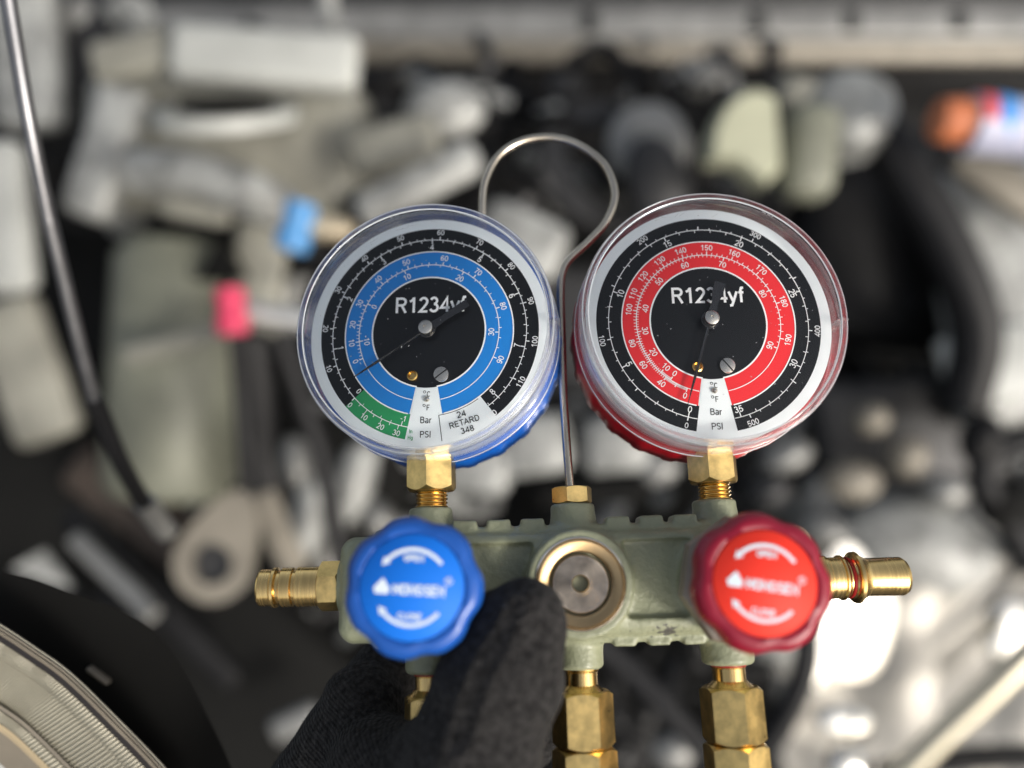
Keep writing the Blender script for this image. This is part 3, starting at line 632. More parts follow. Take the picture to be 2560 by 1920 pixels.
def knit():                                     # fine ribbing on the back of the hand
    nt = M['glove'].node_tree; b = nt.nodes['Principled BSDF']; old = b.inputs['Normal'].links[0].from_socket
    tc = nt.nodes.new('ShaderNodeTexCoord'); mp = nt.nodes.new('ShaderNodeMapping'); mp.inputs['Rotation'].default_value = (0, 0, R(28)); nt.links.new(tc.outputs['Object'], mp.inputs[0])
    w = nt.nodes.new('ShaderNodeTexWave'); w.bands_direction = 'Y'; w.inputs['Scale'].default_value = 250; w.inputs['Distortion'].default_value = 1.2; nt.links.new(mp.outputs[0], w.inputs[0])
    sx = nt.nodes.new('ShaderNodeSeparateXYZ'); nt.links.new(tc.outputs['Object'], sx.inputs[0])
    mr = nt.nodes.new('ShaderNodeMapRange'); mr.inputs[1].default_value = -.008; mr.inputs[2].default_value = -.022; mr.inputs[3].default_value = 0; mr.inputs[4].default_value = 1; nt.links.new(sx.outputs[0], mr.inputs[0])
    mu = nt.nodes.new('ShaderNodeMath'); mu.operation = 'MULTIPLY'; nt.links.new(w.outputs['Fac'], mu.inputs[0]); nt.links.new(mr.outputs[0], mu.inputs[1])
    bp = nt.nodes.new('ShaderNodeBump'); bp.inputs['Distance'].default_value = .0005; bp.inputs['Strength'].default_value = .6
    nt.links.new(mu.outputs[0], bp.inputs['Height']); nt.links.new(old, bp.inputs['Normal']); nt.links.new(bp.outputs[0], b.inputs['Normal'])
knit()
hand = net_mesh('gloved_hand', hand_sdf, (-80, -105, -75), (60, 45, 50), 0.9, M['glove'], None, 2)
hand.matrix_world = CAM @ mm(tr(*HC))
tag(hand, 'hand in a black fleece glove gripping the manifold, thumb pressed beside the sight glass', 'hand')
# loose lint fibres on the glove
me = hand.data; nv = len(me.vertices); fz = MB(); lint = MB()
cam_l = Vector(tuple(-c for c in HC))
co = np.empty(nv * 3); me.vertices.foreach_get('co', co); co = co.reshape(-1, 3) * 1000
no = np.empty(nv * 3); me.vertices.foreach_get('normal', no); no = no.reshape(-1, 3)
vd = np.array(cam_l) - co; face = (no * vd).sum(1) / np.linalg.norm(vd, axis=1)
cand = np.where((face > -.25) & (co[:, 1] > -62))[0]
for i in rng.choice(cand, 5200):
    p = Vector(co[i]); n = Vector(no[i]); t = Vector(rng.randn(3)); t = (t - n * t.dot(n)).normalized()
    L = rng.uniform(.5, 1.7); w = t.cross(n) * .035
    q = [p - n * .1, p + n * L * .35 + t * L * .35, p + n * L * rng.uniform(.3, .8) + t * L * .9]
    fz.add([q[0] - w, q[0] + w, q[1] + w, q[1] - w, q[2]], [(0, 1, 2, 3), (3, 2, 4)])
M['fuzz'] = mat('glove fibres', (0.02, 0.02, 0.022), 0.9, spec=.1)
o = fz.obj('glove_fibres', M['fuzz'], hand, sharp=0); o['kind'] = 'stuff'
cand = np.where((face > .3) & (co[:, 1] > -50))[0]
for i in rng.choice(cand, 26):
    p = Vector(co[i]) + Vector(no[i]) * .15; a = Vector(rng.randn(3)).normalized() * rng.uniform(.25, .7); b = Vector(rng.randn(3)).normalized() * .08
    lint.add([p - a - b, p - a + b, p + a + b, p + a - b], [(0, 1, 2, 3)])
M['lint'] = mat('pale lint', (0.3, 0.33, 0.38), 0.8)
o = lint.obj('lint_specks', M['lint'], hand, sharp=0); o['kind'] = 'stuff'
#BACKGROUND
# ------------------------------------------------------------------ the engine bay behind
K = 2560 / 2212.0                               # measured on a 2212-wide view of the photograph
def far(d): return d * 1.45 if d > 450 else d
def PB(x, y, d): return PF(x * K, y * K, far(d))
def px(n, d): return n * K * far(d) / FPX            # n view pixels at distance d, in mm
def G3(name, col, rough=.5, metal=0.0, **k): M[name] = mat(name, col, rough, metal, **k)
G3('pale plastic', (.38, .39, .37), .45, var=.12, vscale=14)
G3('light grey casting', (.255, .26, .25), .45, .1, var=.45, vscale=25, bump=.4, bscale=90)
G3('beige plastic', (.23, .225, .19), .5, var=.25, vscale=14)
G3('olive plastic', (.17, .175, .135), .5, var=.2, vscale=10)
G3('cream plastic', (.38, .385, .28), .45, var=.08, vscale=20)
G3('black plastic', (.006, .006, .0065), .55, spec=.2, var=.3, vscale=20)
G3('charcoal panel', (.0075, .0075, .007), .75, spec=.12, var=.15, vscale=8, bump=.2, bscale=300)
G3('black rubber', (.009, .009, .010), .55, spec=.3, var=.2, vscale=30)
G3('dark grey metal', (.030, .030, .031), .5, .3, var=.3, vscale=12)
G3('grey metal', (.24, .24, .23), .45, .4, var=.2, vscale=18)
G3('bare aluminium', (.62, .61, .58), .34, .85, var=.15, vscale=25, bump=.6, bscale=70)
G3('shield metal', (.42, .40, .36), .5, .3, var=.35, vscale=9, bump=.6, bscale=30)
G3('foil', (.78, .77, .73), .30, .95, var=.08, vscale=20, bump=.5, bscale=40)
G3('rod metal', (.22, .22, .23), .36, .9, var=.15, vscale=60)
G3('cap blue', (.07, .24, .50), .4); G3('cap pink', (.55, .04, .10), .4); G3('orange plastic', (.55, .17, .07), .4)
G3('label white', (.46, .47, .60), .4); G3('label blue', (.05, .30, .75), .4); G3('label red', (.75, .08, .08), .4)
G3('tan metal', (.205, .185, .15), .5, .2, var=.15, vscale=25)
G3('rust brown', (.055, .040, .030), .7, var=.4, vscale=25)
G3('asphalt', (.06, .06, .06), .9, var=.3, vscale=3)

def th(name, label, cat, x, y, d, mb, material, group=None, rz=0, rx=0, ry=0, sharp=35):
    """one thing, its mesh given in millimetres round the point seen at (x, y) at distance d"""
    T = CAM @ mm(tr(*PB(x, y, d)) @ rot(rz, 'Z') @ rot(ry, 'Y') @ rot(rx, 'X'))
    o = mb.obj(name, material, None, sharp); o.matrix_world = T; tag(o, label, cat, group); return o
def rel(x, y, d, o):                            # a seen point relative to another, mm
    a = PB(x, y, d); b = PB(*o); return (a[0] - b[0], a[1] - b[1], a[2] - b[2])
def hose(name, label, cat, pts, r, material, group=None, n=14, sm=8, ribs=0):
    o0 = pts[0]; P = [rel(*p, o0) for p in pts]
    rf = (lambda t: r * (1 + .10 * math.cos(t * ribs * 2 * math.pi))) if ribs else None
    return th(name, label, cat, *o0, MB().add(*tube(P, r, n, sm if not ribs else max(8, ribs * 8 // len(pts)), rf)), material, group, sharp=60)
def ell(rx, ry, rz, n=28):
    v, f = lathe([(max(.001, math.sin(math.pi * k / 14)), -math.cos(math.pi * k / 14)) for k in range(15)], n)
    return [(a * rx, b * ry, c * rz) for a, b, c in v], f

# the setting: ground far below, undertray, bulkhead
gm = MB().add([(-60000, -60000, 0), (60000, -60000, 0), (60000, 60000, 0), (-60000, 60000, 0)], [(0, 1, 2, 3)]).obj('ground', M['asphalt'])
gm['kind'] = 'structure'
def bump_sheet(w, h, n, amp, sc, seed, edge=12):
    v = []; f = []
    for j in range(n + 1):
        for i in range(n + 1):
            x, y = (i / n - .5) * w, (j / n - .5) * h
            v.append((x, y, amp * noise.noise(Vector((x * sc, y * sc, seed)))))
    for j in range(n):
        for i in range(n): a = j * (n + 1) + i; f.append((a, a + 1, a + n + 2, a + n + 1))
    m0 = len(v); per = [i for i in range(n + 1)] + [(j + 1) * (n + 1) - 1 for j in range(1, n + 1)] + [n * (n + 1) + i for i in range(n - 1, -1, -1)] + [j * (n + 1) for j in range(n - 1, 0, -1)]
    v += [(v[i][0], v[i][1], -edge) for i in per]; L = len(per)
    for k in range(L): f.append((per[(k + 1) % L], per[k], m0 + k, m0 + (k + 1) % L))
    f.append(tuple(m0 + k for k in range(L))[::-1])
    return v, f
ut = MB().add(*bump_sheet(3200, 2200, 50, 22, .006, 2.0, 30)).obj('undertray', M['charcoal panel'], None)
ut.matrix_world = Matrix.Translation((0, .75, .22)); tag(ut, 'wide dark undertray spanning the bottom of the engine bay', 'undertray')
bh = MB().add(*bump_sheet(3200, 1300, 40, 18, .008, 5.0, 30)).obj('bulkhead', M['black plastic'], None)
bh.matrix_world = Matrix.Translation((0, 1.80, .85)) @ Matrix.Rotation(R(78), 4, 'X'); tag(bh, 'black bulkhead at the back of the engine bay beneath the pale cross beam', 'bulkhead')

# cross beam along the top, with slots
d = 1040
bm_ = th('cross_beam', 'grey cross beam with dark slots running along the top of the engine bay', 'beam', 1300, 62, d, MB().add(*rbox(px(2300, d), px(74, d), 60, 12)), M['grey metal'])
MB().add(*rbox(px(2300, d), px(46, d), 36, 10), tr(0, -px(62, d), 22) @ rot(20, 'X')).obj('beam_lip', M['tan metal'], bm_)
MB().add(*rbox(px(2300, d), px(60, d), 36, 10), tr(0, px(66, d), 8)).obj('beam_top', M['dark grey metal'], bm_)
for x in (1270, 1625, 1825, 2052):
    MB().add(*rbox(px(34, d), px(44, d), 5, 2), tr(px(x - 1300, d), 0, 29.8)).obj('slot', M['black plastic'], bm_)
for x in (1385, 1640): MB().add(*rbox(px(40, d), px(30, d), 14, 5), tr(px(x - 1300, d), -px(50, d), 36)).obj('clip', M['dark grey metal'], bm_)

# left: inner wing pieces
th('inner_wing', 'pale inner wing panel at the upper left edge behind the prop rod', 'panel', 62, 120, 820, MB().add(*rbox(px(140, 820), px(330, 820), 60, 24)), M['light grey casting'], rz=4)
th('wing_bracket', 'dull grey wing bracket between the pale panel and the reservoir', 'bracket', 195, 90, 860, MB().add(*rbox(px(110, 860), px(300, 860), 50, 18)), M['dark grey metal'], rz=2)
th('wing_cover', 'white lower wing cover low on the left edge under the pale panel', 'panel', 12, 470, 700, MB().add(*rbox(px(110, 700), px(330, 700), 40, 18)), M['pale plastic'], rz=6)
th('wing_gusset', 'beige wing gusset beneath the white cover at the left edge', 'bracket', 60, 800, 760, MB().add(*rbox(px(150, 760), px(320, 760), 40, 20)), M['beige plastic'], rz=20)
# prop rod (gas strut): slim bright rod, thicker black sleeve, end fitting
o0 = (8, -60, 290)
def rp_(x, y, d): return rel(x, y, d, o0)
rod = th('prop_rod', 'long slanting prop rod with a black sleeve crossing the left side', 'rod', *o0, MB().add(*tube([rp_(8, -60, 290), rp_(62, 260, 305), rp_(112, 500, 325)], px(16, 305), 20, 6)), M['rod metal'])
MB().add(*tube([rp_(108, 480, 323), rp_(176, 760, 355), rp_(205, 870, 370)], px(15, 345), 20, 6)).obj('sleeve', M['rod metal'], rod)
MB().add(*tube([rp_(203, 862, 368), rp_(262, 1000, 400), rp_(318, 1100, 430)], px(19, 400), 20, 6)).obj('rubber_boot', M['black rubber'], rod)
MB().add(*tube([rp_(312, 1085, 426), rp_(345, 1130, 440), rp_(362, 1150, 446)], px(24, 436), 16, 4)).obj('end_fitting', M['grey metal'], rod)

# reservoir with its lid
d = 700
rs = th('fluid_reservoir', 'large beige fluid reservoir with a pale block lid at upper left', 'reservoir', 500, 320, 780, MB().add(*rbox(px(600, 780), px(290, 780), 110, 45, 5)), M['beige plastic'], rz=-3)
def ch(parent, name, mb, x, y, dd, material, rz=0, rx=0, ry=0, sharp=35):
    """a part placed by a seen point under a parent built by th()"""
    o = mb.obj(name, material, parent, sharp)
    bpy.context.view_layer.update()
    o.matrix_world = CAM @ mm(tr(*PB(x, y, dd)) @ rot(rz, 'Z') @ rot(ry, 'Y') @ rot(rx, 'X')); return o
ch(rs, 'lid', MB().add(*rbox(px(400, 690), px(118, 690), 40, 14, 4)), 575, 128, 690, M['pale plastic'], rz=-4)
ch(rs, 'lid_shoulder', MB().add(*rbox(px(260, 700), px(90, 700), 40, 14, 4)), 330, 118, 712, M['beige plastic'], rz=12)
ch(rs, 'filler_rim', MB().add(*ring_lathe([(px(150, 690), 0), (px(150, 690), 16), (px(122, 690), 16), (px(115, 690), 0)], 48)), 492, 262, 690, M['pale plastic'], rx=-62)
ch(rs, 'filler_mouth', MB().add(*lathe([(px(100, 690), 0), (px(98, 690), 8), (.01, 8)], 40)), 492, 232, 684, M['charcoal panel'], rx=-62)
ch(rs, 'side_wing', MB().add(*rbox(px(110, 720), px(300, 720), 50, 20, 4)), 235, 330, 720, M['light grey casting'], rz=-18)
ch(rs, 'front_bulge', MB().add(*tube([rel(300, 372, 670, (450, 410, 670)), rel(400, 375, 660, (450, 410, 670)), rel(520, 410, 665, (450, 410, 670)), rel(610, 455, 690, (450, 410, 670))], px(50, 670), 20, 8)), 450, 410, 670, M['light grey casting'], sharp=60)
ch(rs, 'underside_rib', MB().add(*rbox(px(160, 680), px(70, 680), 30, 14)), 425, 445, 676, M['beige plastic'], rz=-10)  # plain beige rib low on the reservoir
th('reservoir_foot', 'dark wedge-shaped foot under the middle of the beige reservoir', 'bracket', 480, 575, 720, MB().add(*lathe([(px(62, 720), -10), (px(58, 720), 12), (.01, 12)], 3), rot(30, 'Z')), M['charcoal panel'], rz=62)
th('black_socket', 'black round socket right below the reservoir beside the blue cap', 'socket', 800, 455, 735, MB().add(*lathe([(px(52, 735), -20), (px(52, 735), 10), (px(40, 735), 14), (.01, 6)], 32)), M['black plastic'], rx=-30)
th('intake_runner', 'pale beige pipe slanting up to the right above the blue gauge', 'pipe', 905, 400, 640, MB().add(*rbox(px(290, 640), px(78, 640), 34, 14, 4)), M['light grey casting'], rz=27)
th('vacuum_canister', 'rounded pale grey canister above the slanting beige pipe', 'canister', 960, 238, 720, MB().add(*ell(px(88, 720), px(62, 720), 30)), M['light grey casting'])
th('arm_root', 'olive block joining the reservoir to the slanted arm', 'block', 850, 320, 700, MB().add(*rbox(px(200, 700), px(110, 700), 50, 20)), M['beige plastic'], rz=14)

# service ports
def port(x, y, d, colour, label, tail, rz, sz):
    o = th('service_port_cap', label, 'cap', x, y, d, MB().add(*lathe([(px(sz * .55, d), -px(sz * .9, d)), (px(sz * .62, d), -px(sz * .5, d)), (px(sz * .5, d), -px(sz * .1, d)), (px(sz * .66, d), px(sz * .4, d)), (px(sz * .6, d), px(sz * .9, d)), (.01, px(sz, d))], 24), rot(90, 'X')), M[colour], rz=rz)
    return o
port(640, 490, 560, 'cap blue', 'blue service port cap left of the blue gauge near its top', None, -14, 58)
port(500, 672, 540, 'cap pink', 'pink service port cap in front of the olive cylinder', None, 4, 54)
th('brass_fitting', 'short brass fitting beside the blue service port cap', 'fitting', 705, 492, 575, MB().add(*lathe([(px(26, 575), -px(50, 575)), (px(30, 575), -px(20, 575)), (px(24, 575), px(30, 575)), (px(18, 575), px(60, 575))], 24), rot(90, 'Y')), mat('pale brass', (.72, .60, .42), .35, .7), rz=-8)
hose('metal_pipe', 'bright metal pipe running from the pink cap toward the blue gauge', 'pipe', [(530, 672, 560), (610, 686, 565), (720, 700, 570)], px(27, 560), M['bare aluminium'])
hose('black_cable', 'black cable hanging straight down below the pink cap', 'cable', [(508, 700, 560), (520, 850, 580), (535, 1080, 600)], px(17, 570), M['black rubber'])

hose('thick_black_hose', 'thick black hose dropping below the pink cap beside the olive cylinder', 'hose', [(545, 720, 600), (560, 860, 620), (565, 980, 640), (600, 1120, 660)], px(34, 620), M['black rubber'])
hose('coolant_hose', 'black hose slanting from behind the pink cap down to the left knob', 'hose', [(600, 720, 620), (650, 860, 630), (700, 1020, 640), (735, 1220, 650)], px(22, 630), M['black rubber'])
# olive cylinder and its neighbours
d = 760
cy = th('olive_cylinder', 'tall olive grey cylinder standing at left below the reservoir', 'cylinder', 385, 790, 790, MB().add(*lathe([(px(120, d), -px(290, d)), (px(140, d), -px(260, d)), (px(146, d), px(230, d)), (px(120, d), px(270, d)), (.01, px(275, d))], 48), rot(-90, 'X')), M['olive plastic'], rz=-4)
ch(cy, 'pale_band', MB().add(*rbox(px(270, 690), px(46, 690), 24, 10)), 400, 735, 690, M['beige plastic'], rz=16)
th('grey_strip', 'light grey strip rising beside the olive cylinder toward the reservoir', 'strip', 560, 600, 740, MB().add(*rbox(px(110, 740), px(240, 740), 30, 12)), M['beige plastic'], rz=-6)
th('dark_housing', 'large near-black housing behind the blue gauge and the pink cap', 'housing', 700, 940, 860, MB().add(*rbox(px(380, 860), px(360, 860), 120, 40)), M['charcoal panel'], rz=8)
th('lower_left_cover', 'dark grey cover left of the olive cylinder behind the prop rod', 'cover', 130, 1010, 840, MB().add(*rbox(px(380, 840), px(460, 840), 90, 40)), M['charcoal panel'], rz=-10)
th('brown_heat_guard', 'dull brown guard slanting below the olive cylinder', 'guard', 330, 1120, 800, MB().add(*rbox(px(420, 800), px(120, 800), 40, 20)), M['rust brown'], rz=-38)
# bracket with hole
d = 560
br = MB(); n = 40; prof = []
for i in range(n):
    a = 2 * math.pi * i / n; prof.append((math.cos(a), math.sin(a)))
def plate(out, hole, t):
    v = [(x, y, t) for x, y in out] + [(x, y, t) for x, y in hole] + [(x, y, 0) for x, y in out] + [(x, y, 0) for x, y in hole]; m = len(out); f = []
    for i in range(m):
        j = (i + 1) % m; f += [(i, j, m + j, m + i), (2 * m + j, 2 * m + i, 3 * m + i, 3 * m + j), (j, i, 2 * m + i, 2 * m + j), (m + i, m + j, 3 * m + j, 3 * m + i)]
    return v, f
r1, r2 = px(84, d), px(44, d)
out = [((1.0 if y < 0 else 1 - .22 * y) * r1 * x, r1 * y * (1 if y < 0 else 2.0)) for x, y in prof]
tb = th('tan_eye_bracket', 'tan bracket with a round eye left of the brass coupler', 'bracket', 468, 1212, d, MB().add(*plate(out, [(r2 * x, r2 * y) for x, y in prof], 14)), M['tan metal'], rz=-24)
ch(tb, 'eye_bush', MB().add(*lathe([(r2 * .98, -4), (r2 * .96, 6), (.01, 4)], 32)), 468, 1214, d, M['dark grey metal'])
th('tan_wedge', 'tan wedge of sheet metal right of the eye bracket', 'bracket', 602, 1150, 640, MB().add(*rbox(px(62, 640), px(190, 640), 16, 6)), M['tan metal'], rz=24)
for (x, y, w, h, rz_, lab) in ((665, 1120, 74, 190, -8, 'pale grey finger of casting standing behind the blue gauge stem'), (765, 1040, 90, 190, -16, 'blurred light casting left of the blue gauge stem'), (640, 1000, 60, 120, 10, 'small grey casting lug below the blue gauge'), (820, 1120, 60, 90, 30, 'short pale lug just left of the manifold stub')):
    th('casting_lug', lab, 'casting', x, y, 720, MB().add(*ell(px(w / 2, 720), px(h / 2, 720), 26)), M['light grey casting'] if w != 60 else M['grey metal'], rz=rz_)

# bottom left: strut tubes, clips, panel and headlamp
hose('grey_tube', 'dull metal tube slanting down behind the headlamp panel', 'pipe', [(165, 1165, 600), (215, 1215, 590), (290, 1285, 575), (330, 1330, 565)], px(20, 590), M['grey metal'])
th('white_clip', 'small white angular clip near the left edge above the dark panel', 'clip', 85, 1232, 560, MB().add([(-px(60, 560), px(4, 560), 0), (px(5, 560), px(42, 560), 0), (px(66, 560), -px(40, 560), 0), (-px(20, 560), -px(14, 560), 0), (-px(60, 560), px(4, 560), -8), (px(5, 560), px(42, 560), -8), (px(66, 560), -px(40, 560), -8), (-px(20, 560), -px(14, 560), -8)], [(0, 3, 2, 1), (4, 5, 6, 7), (0, 1, 5, 4), (1, 2, 6, 5), (2, 3, 7, 6), (3, 0, 4, 7)]), M['light grey casting'])
th('slanted_channel', 'black slanted channel above the dark front panel', 'channel', 330, 1290, 620, MB().add(*rbox(px(520, 620), px(60, 620), 24, 10)), M['black plastic'], rz=-46)
# dark panel: outline seen in the photo, flat to the camera with real thickness
d = 292
outl = [(-60, 1215), (60, 1250), (150, 1290), (300, 1320), (368, 1372), (415, 1490), (470, 1600), (520, 1720)]
outl = [(q.x, q.y) for q in catmull([(x, y, 0) for x, y in [(-60, 1222), (60, 1246), (160, 1282), (270, 1322), (340, 1368), (392, 1440), (440, 1530), (488, 1630), (530, 1740)]], 8)] + [(330, 1800), (-100, 1800)]
v = [rel(x, y, d, (180, 1500, d)) for x, y in outl]; oc = Vector(PB(180, 1500, d)); v2 = [tuple((Vector(q) + oc) * 1.03 - oc) for q in v]; n = len(v)
pn = th('front_panel', 'matt black plastic panel above the headlamp at the lower left corner', 'panel', 180, 1500, d, MB().add(v + v2, [tuple(range(n))[::-1] if False else tuple(range(n - 1, -1, -1)), tuple(range(n, 2 * n))] + [((i + 1) % n, i, n + i, n + (i + 1) % n)[::-1] for i in range(n)]), M['charcoal panel'])
ch(pn, 'metal_clip', MB().add(*rbox(px(58, 290), px(11, 290), 4, 1.5)), 214, 1458, 291, M['tan metal'], rz=-37)
# headlamp: outer rim curve, seal groove, ribbed reflectors; k = distance inwards from the rim in view pixels
d = 264
RM = catmull([(x, y, 0) for x, y in [(-110, 1280), (0, 1346), (78, 1397), (155, 1453), (257, 1552), (362, 1662), (450, 1780)]], 12)
def offs(k):
    o = []
    for i, p in enumerate(RM):
        t = (RM[min(i + 1, len(RM) - 1)] - RM[max(i - 1, 0)]).normalized(); o.append((p.x - t.y * k, p.y + t.x * k))
    return o
org = (100, 1550, d); OC = Vector(PB(*org))
def deeper(p, t): q = Vector(p) + OC; return tuple(q * (1 + t / q.length) - OC)
def strip(ka, kb, da, db, t_=2):
    A = offs(ka); B = offs(kb); v = []; f = []
    for (ax, ay), (bx, by) in zip(A, B):
        p = rel(ax, ay, da, org); q = rel(bx, by, db, org); v += [p, q, deeper(q, t_), deeper(p, t_)]
    for i in range(len(A) - 1):
        for j in range(4): a = 4 * i + j; b = 4 * i + (j + 1) % 4; f.append((a, b, b + 4, a + 4)[::-1])
    f.append((0, 1, 2, 3)); m = 4 * (len(A) - 1); f.append((m + 3, m + 2, m + 1, m)); return v, f
G3('lamp trim', (.24, .21, .165), .4, .2, var=.1); G3('lamp reflector', (.36, .34, .27), .4, .2, var=.08, vscale=60)
G3('lamp amber', (.62, .50, .32), .35, .3); G3('seal', (.012, .009, .009), .6)
hl = th('headlamp', 'headlamp with ribbed pale reflector cut off by the lower left corner', 'headlamp', *org, MB().add(*strip(0, 22, 266, 264, 8)), M['lamp trim'])
for a, b in ((1.5, 4.5), (8, 11.5), (15, 17.5)):
    ch(hl, 'rim_bead', MB().add(*strip(a, b, 262.6, 262.8, 1.5)), *org, M['lamp reflector' if a < 5 else 'lamp trim'])
ch(hl, 'seal_groove', MB().add(*strip(21, 33, 267, 267)), *org, M['seal'])
def lerp(P, t): k = t * (len(P) - 1); i = min(int(k), len(P) - 2); return (P[i][0] + (P[i + 1][0] - P[i][0]) * (k - i), P[i][1] + (P[i + 1][1] - P[i][1]) * (k - i))
def ribs(ka, kb, da, db, count, amp, name, material, slant=14):
    A, B = offs(ka), offs(kb); v = []; f = []; N = count * 6
    for i in range(N + 1):
        t = i / N; a, b = lerp(A, t), lerp(B, t); z = amp * (0 if i % 6 == 0 else 1 if i % 6 in (2, 3, 4) else .8)
        for q in range(6):
            s = q / 5; X_ = a[0] + (b[0] - a[0]) * s - slant * s; Y_ = a[1] + (b[1] - a[1]) * s - slant * s
            p = rel(X_, Y_, da + (db - da) * s, org); v.append((p[0], p[1], p[2] + z + 1.5 * math.sin(math.pi * s)))
    for i in range(N):
        for q in range(5): k = 6 * i + q; f.append((k, k + 6, k + 7, k + 1))
    ch(hl, name, MB().add(v, f), *org, material, sharp=50)
ribs(31, 62, 268, 269, 96, .9, 'upper_reflector', M['lamp reflector'], 4)
ribs(60, 152, 271, 274, 92, 1.1, 'ribbed_reflector', M['lamp reflector'])
ribs(155, 184, 273, 274, 84, .9, 'lower_reflector', M['lamp reflector'], 5)
ch(hl, 'inner_trim', MB().add(*strip(59, 63, 268, 268)), *org, M['lamp trim'])
ch(hl, 'inner_trim', MB().add(*strip(148, 156, 270, 270)), *org, M['lamp trim'])
ch(hl, 'amber_strip', MB().add(*strip(182, 196, 271, 272)), *org, M['lamp amber'])
ch(hl, 'lower_trim', MB().add(*strip(195, 250, 273, 276)), *org, M['lamp trim'])
ch(hl, 'wing_edge', MB().add(*strip(249, 400, 276, 280)), *org, M['pale plastic'])

# centre top: dark pulley and duct
d = 820
pu = th('grey_pulley', 'big dull grey ring pulley seen through the wire hook', 'pulley', 1310, 360, d, MB().add(*ring_lathe([(px(150, d), -12), (px(156, d), 0), (px(150, d), 12), (px(96, d), 14), (px(88, d), 0), (px(92, d), -12)], 64)), M['dark grey metal'], ry=14, rx=-12)
ch(pu, 'pulley_hub', MB().add(*lathe([(px(60, d), -10), (px(60, d), 8), (px(40, d), 20), (.01, 24)], 40)), 1330, 360, d - 6, M['black plastic'], ry=14)
ch(pu, 'front_plate', MB().add(*ell(px(90, 790), px(96, 790), 24)), 1400, 315, 790, M['grey metal'])
th('hook_side_duct', 'smooth dark grey duct behind the right side of the wire hook', 'duct', 1420, 400, 760, MB().add(*ell(px(70, 760), px(110, 760), 30)), M['dark grey metal'], rz=14)
hose('upper_black_hose', 'thick black hose below the cross beam between knob and pulley', 'hose', [(770, 190, 900), (900, 175, 900), (1080, 210, 900), (1180, 260, 920)], px(38, 900), M['black rubber'])
th('grey_shelf', 'pale grey shelf of casting just above and between the gauges', 'casting', 1128, 520, 720, MB().add(*rbox(px(190, 720), px(130, 720), 40, 18)), M['light grey casting'], rz=-24)
th('centre_cover', 'dark cover behind the gauges in the middle of the bay', 'cover', 1220, 720, 900, MB().add(*rbox(px(420, 900), px(300, 900), 80, 30)), M['dark grey metal'], rz=-4)
for (x, y, w, h, rz_, lab, m_) in ((1030, 1005, 150, 120, -6, 'pale casting block right of the blue gauge stem', 'light grey casting'), (1155, 960, 150, 130, 8, 'light casting block behind the hook wire above its nut', 'light grey casting'), (1330, 960, 150, 120, 4, 'flat pale casting between hook wire and red gauge stem', 'light grey casting'), (1280, 1060, 260, 60, 3, 'dark ledge just above the ridged manifold top', 'charcoal panel'), (1420, 1010, 90, 70, 20, 'grey casting foot under the red gauge', 'grey metal')):
    th('engine_block_casting', lab, 'casting', x, y, 700, MB().add(*rbox(px(w, 700), px(h, 700), 50, 18)), M[m_], rz=rz_)

# cream cap and elbow
d = 640
pts = [(px(-88, d), px(-52, d)), (px(-84, d), px(10, d)), (px(-60, d), px(60, d)), (px(-20, d), px(96, d)), (px(20, d), px(104, d)), (px(56, d), px(84, d)), (px(62, d), px(10, d)), (px(66, d), px(-70, d)), (px(30, d), px(-106, d)), (px(0, d), px(-84, d)), (px(-30, d), px(-56, d))]
v = [(a, b, 16) for a, b in pts] + [(a * .86, b * .86, 26) for a, b in pts] + [(a, b, -14) for a, b in pts]; n = len(pts)
th('cream_cap', 'cream rounded cap with a notch under it right of the hook', 'cap', 1610, 305, d, MB().add(v, [(i, (i + 1) % n, n + (i + 1) % n, n + i)[::-1] for i in range(n)] + [((i + 1) % n, i, 2 * n + i, 2 * n + (i + 1) % n)[::-1] for i in range(n)] + [tuple(range(n, 2 * n))[::-1], tuple(range(2 * n, 3 * n))]), M['cream plastic'], sharp=50)
th('grey_elbow', 'dull olive elbow directly right of the cream cap', 'elbow', 1745, 330, 660, MB().add(*rbox(px(120, 660), px(210, 660), 60, 26, 5)), M['olive plastic'], rz=-6)
th('pale_motor', 'round pale grey motor end above and right of the cream cap', 'motor', 1830, 240, 680, MB().add(*lathe([(px(92, 680), -40), (px(96, 680), 10), (px(70, 680), 26), (px(30, 680), 30), (.01, 30)], 40)), M['light grey casting'], rx=-20, ry=-14)
th('motor_neck', 'short grey neck between cream cap and pale motor end', 'neck', 1735, 210, 690, MB().add(*rbox(px(120, 690), px(80, 690), 40, 16)), M['beige plastic'], rz=-14)
# spray can lying at the right
d = 620
cn = th('spray_can', 'spray can with an orange cap and blue and red label lying at the right edge', 'can', 2200, 278, d, MB().add(*lathe([(px(58, d), -px(112, d)), (px(62, d), -px(108, d)), (px(62, d), px(240, d)), (.01, px(242, d))], 40), rot(90, 'Y')), M['label white'], rz=-5)
ch(cn, 'can_cap', MB().add(*lathe([(.01, -px(44, d)), (px(44, d), -px(42, d)), (px(48, d), -px(20, d)), (px(50, d), px(24, d))], 40), rot(90, 'Y')), 2068, 263, d, M['orange plastic'], rz=-5)
ch(cn, 'red_label_band', MB().add(*ring_lathe([(px(62.6, d), -px(14, d)), (px(62.6, d), px(12, d)), (px(61, d), px(12, d)), (px(61, d), -px(14, d))], 40), rot(90, 'Y')), 2108, 267, d, M['label red'], rz=-5)
ch(cn, 'blue_label_band', MB().add(*ring_lathe([(px(62.9, d), -px(17, d)), (px(62.9, d), px(17, d)), (px(61, d), px(17, d)), (px(61, d), -px(17, d))], 40), rot(90, 'Y')), 2142, 270, d, M['label blue'], rz=-12)
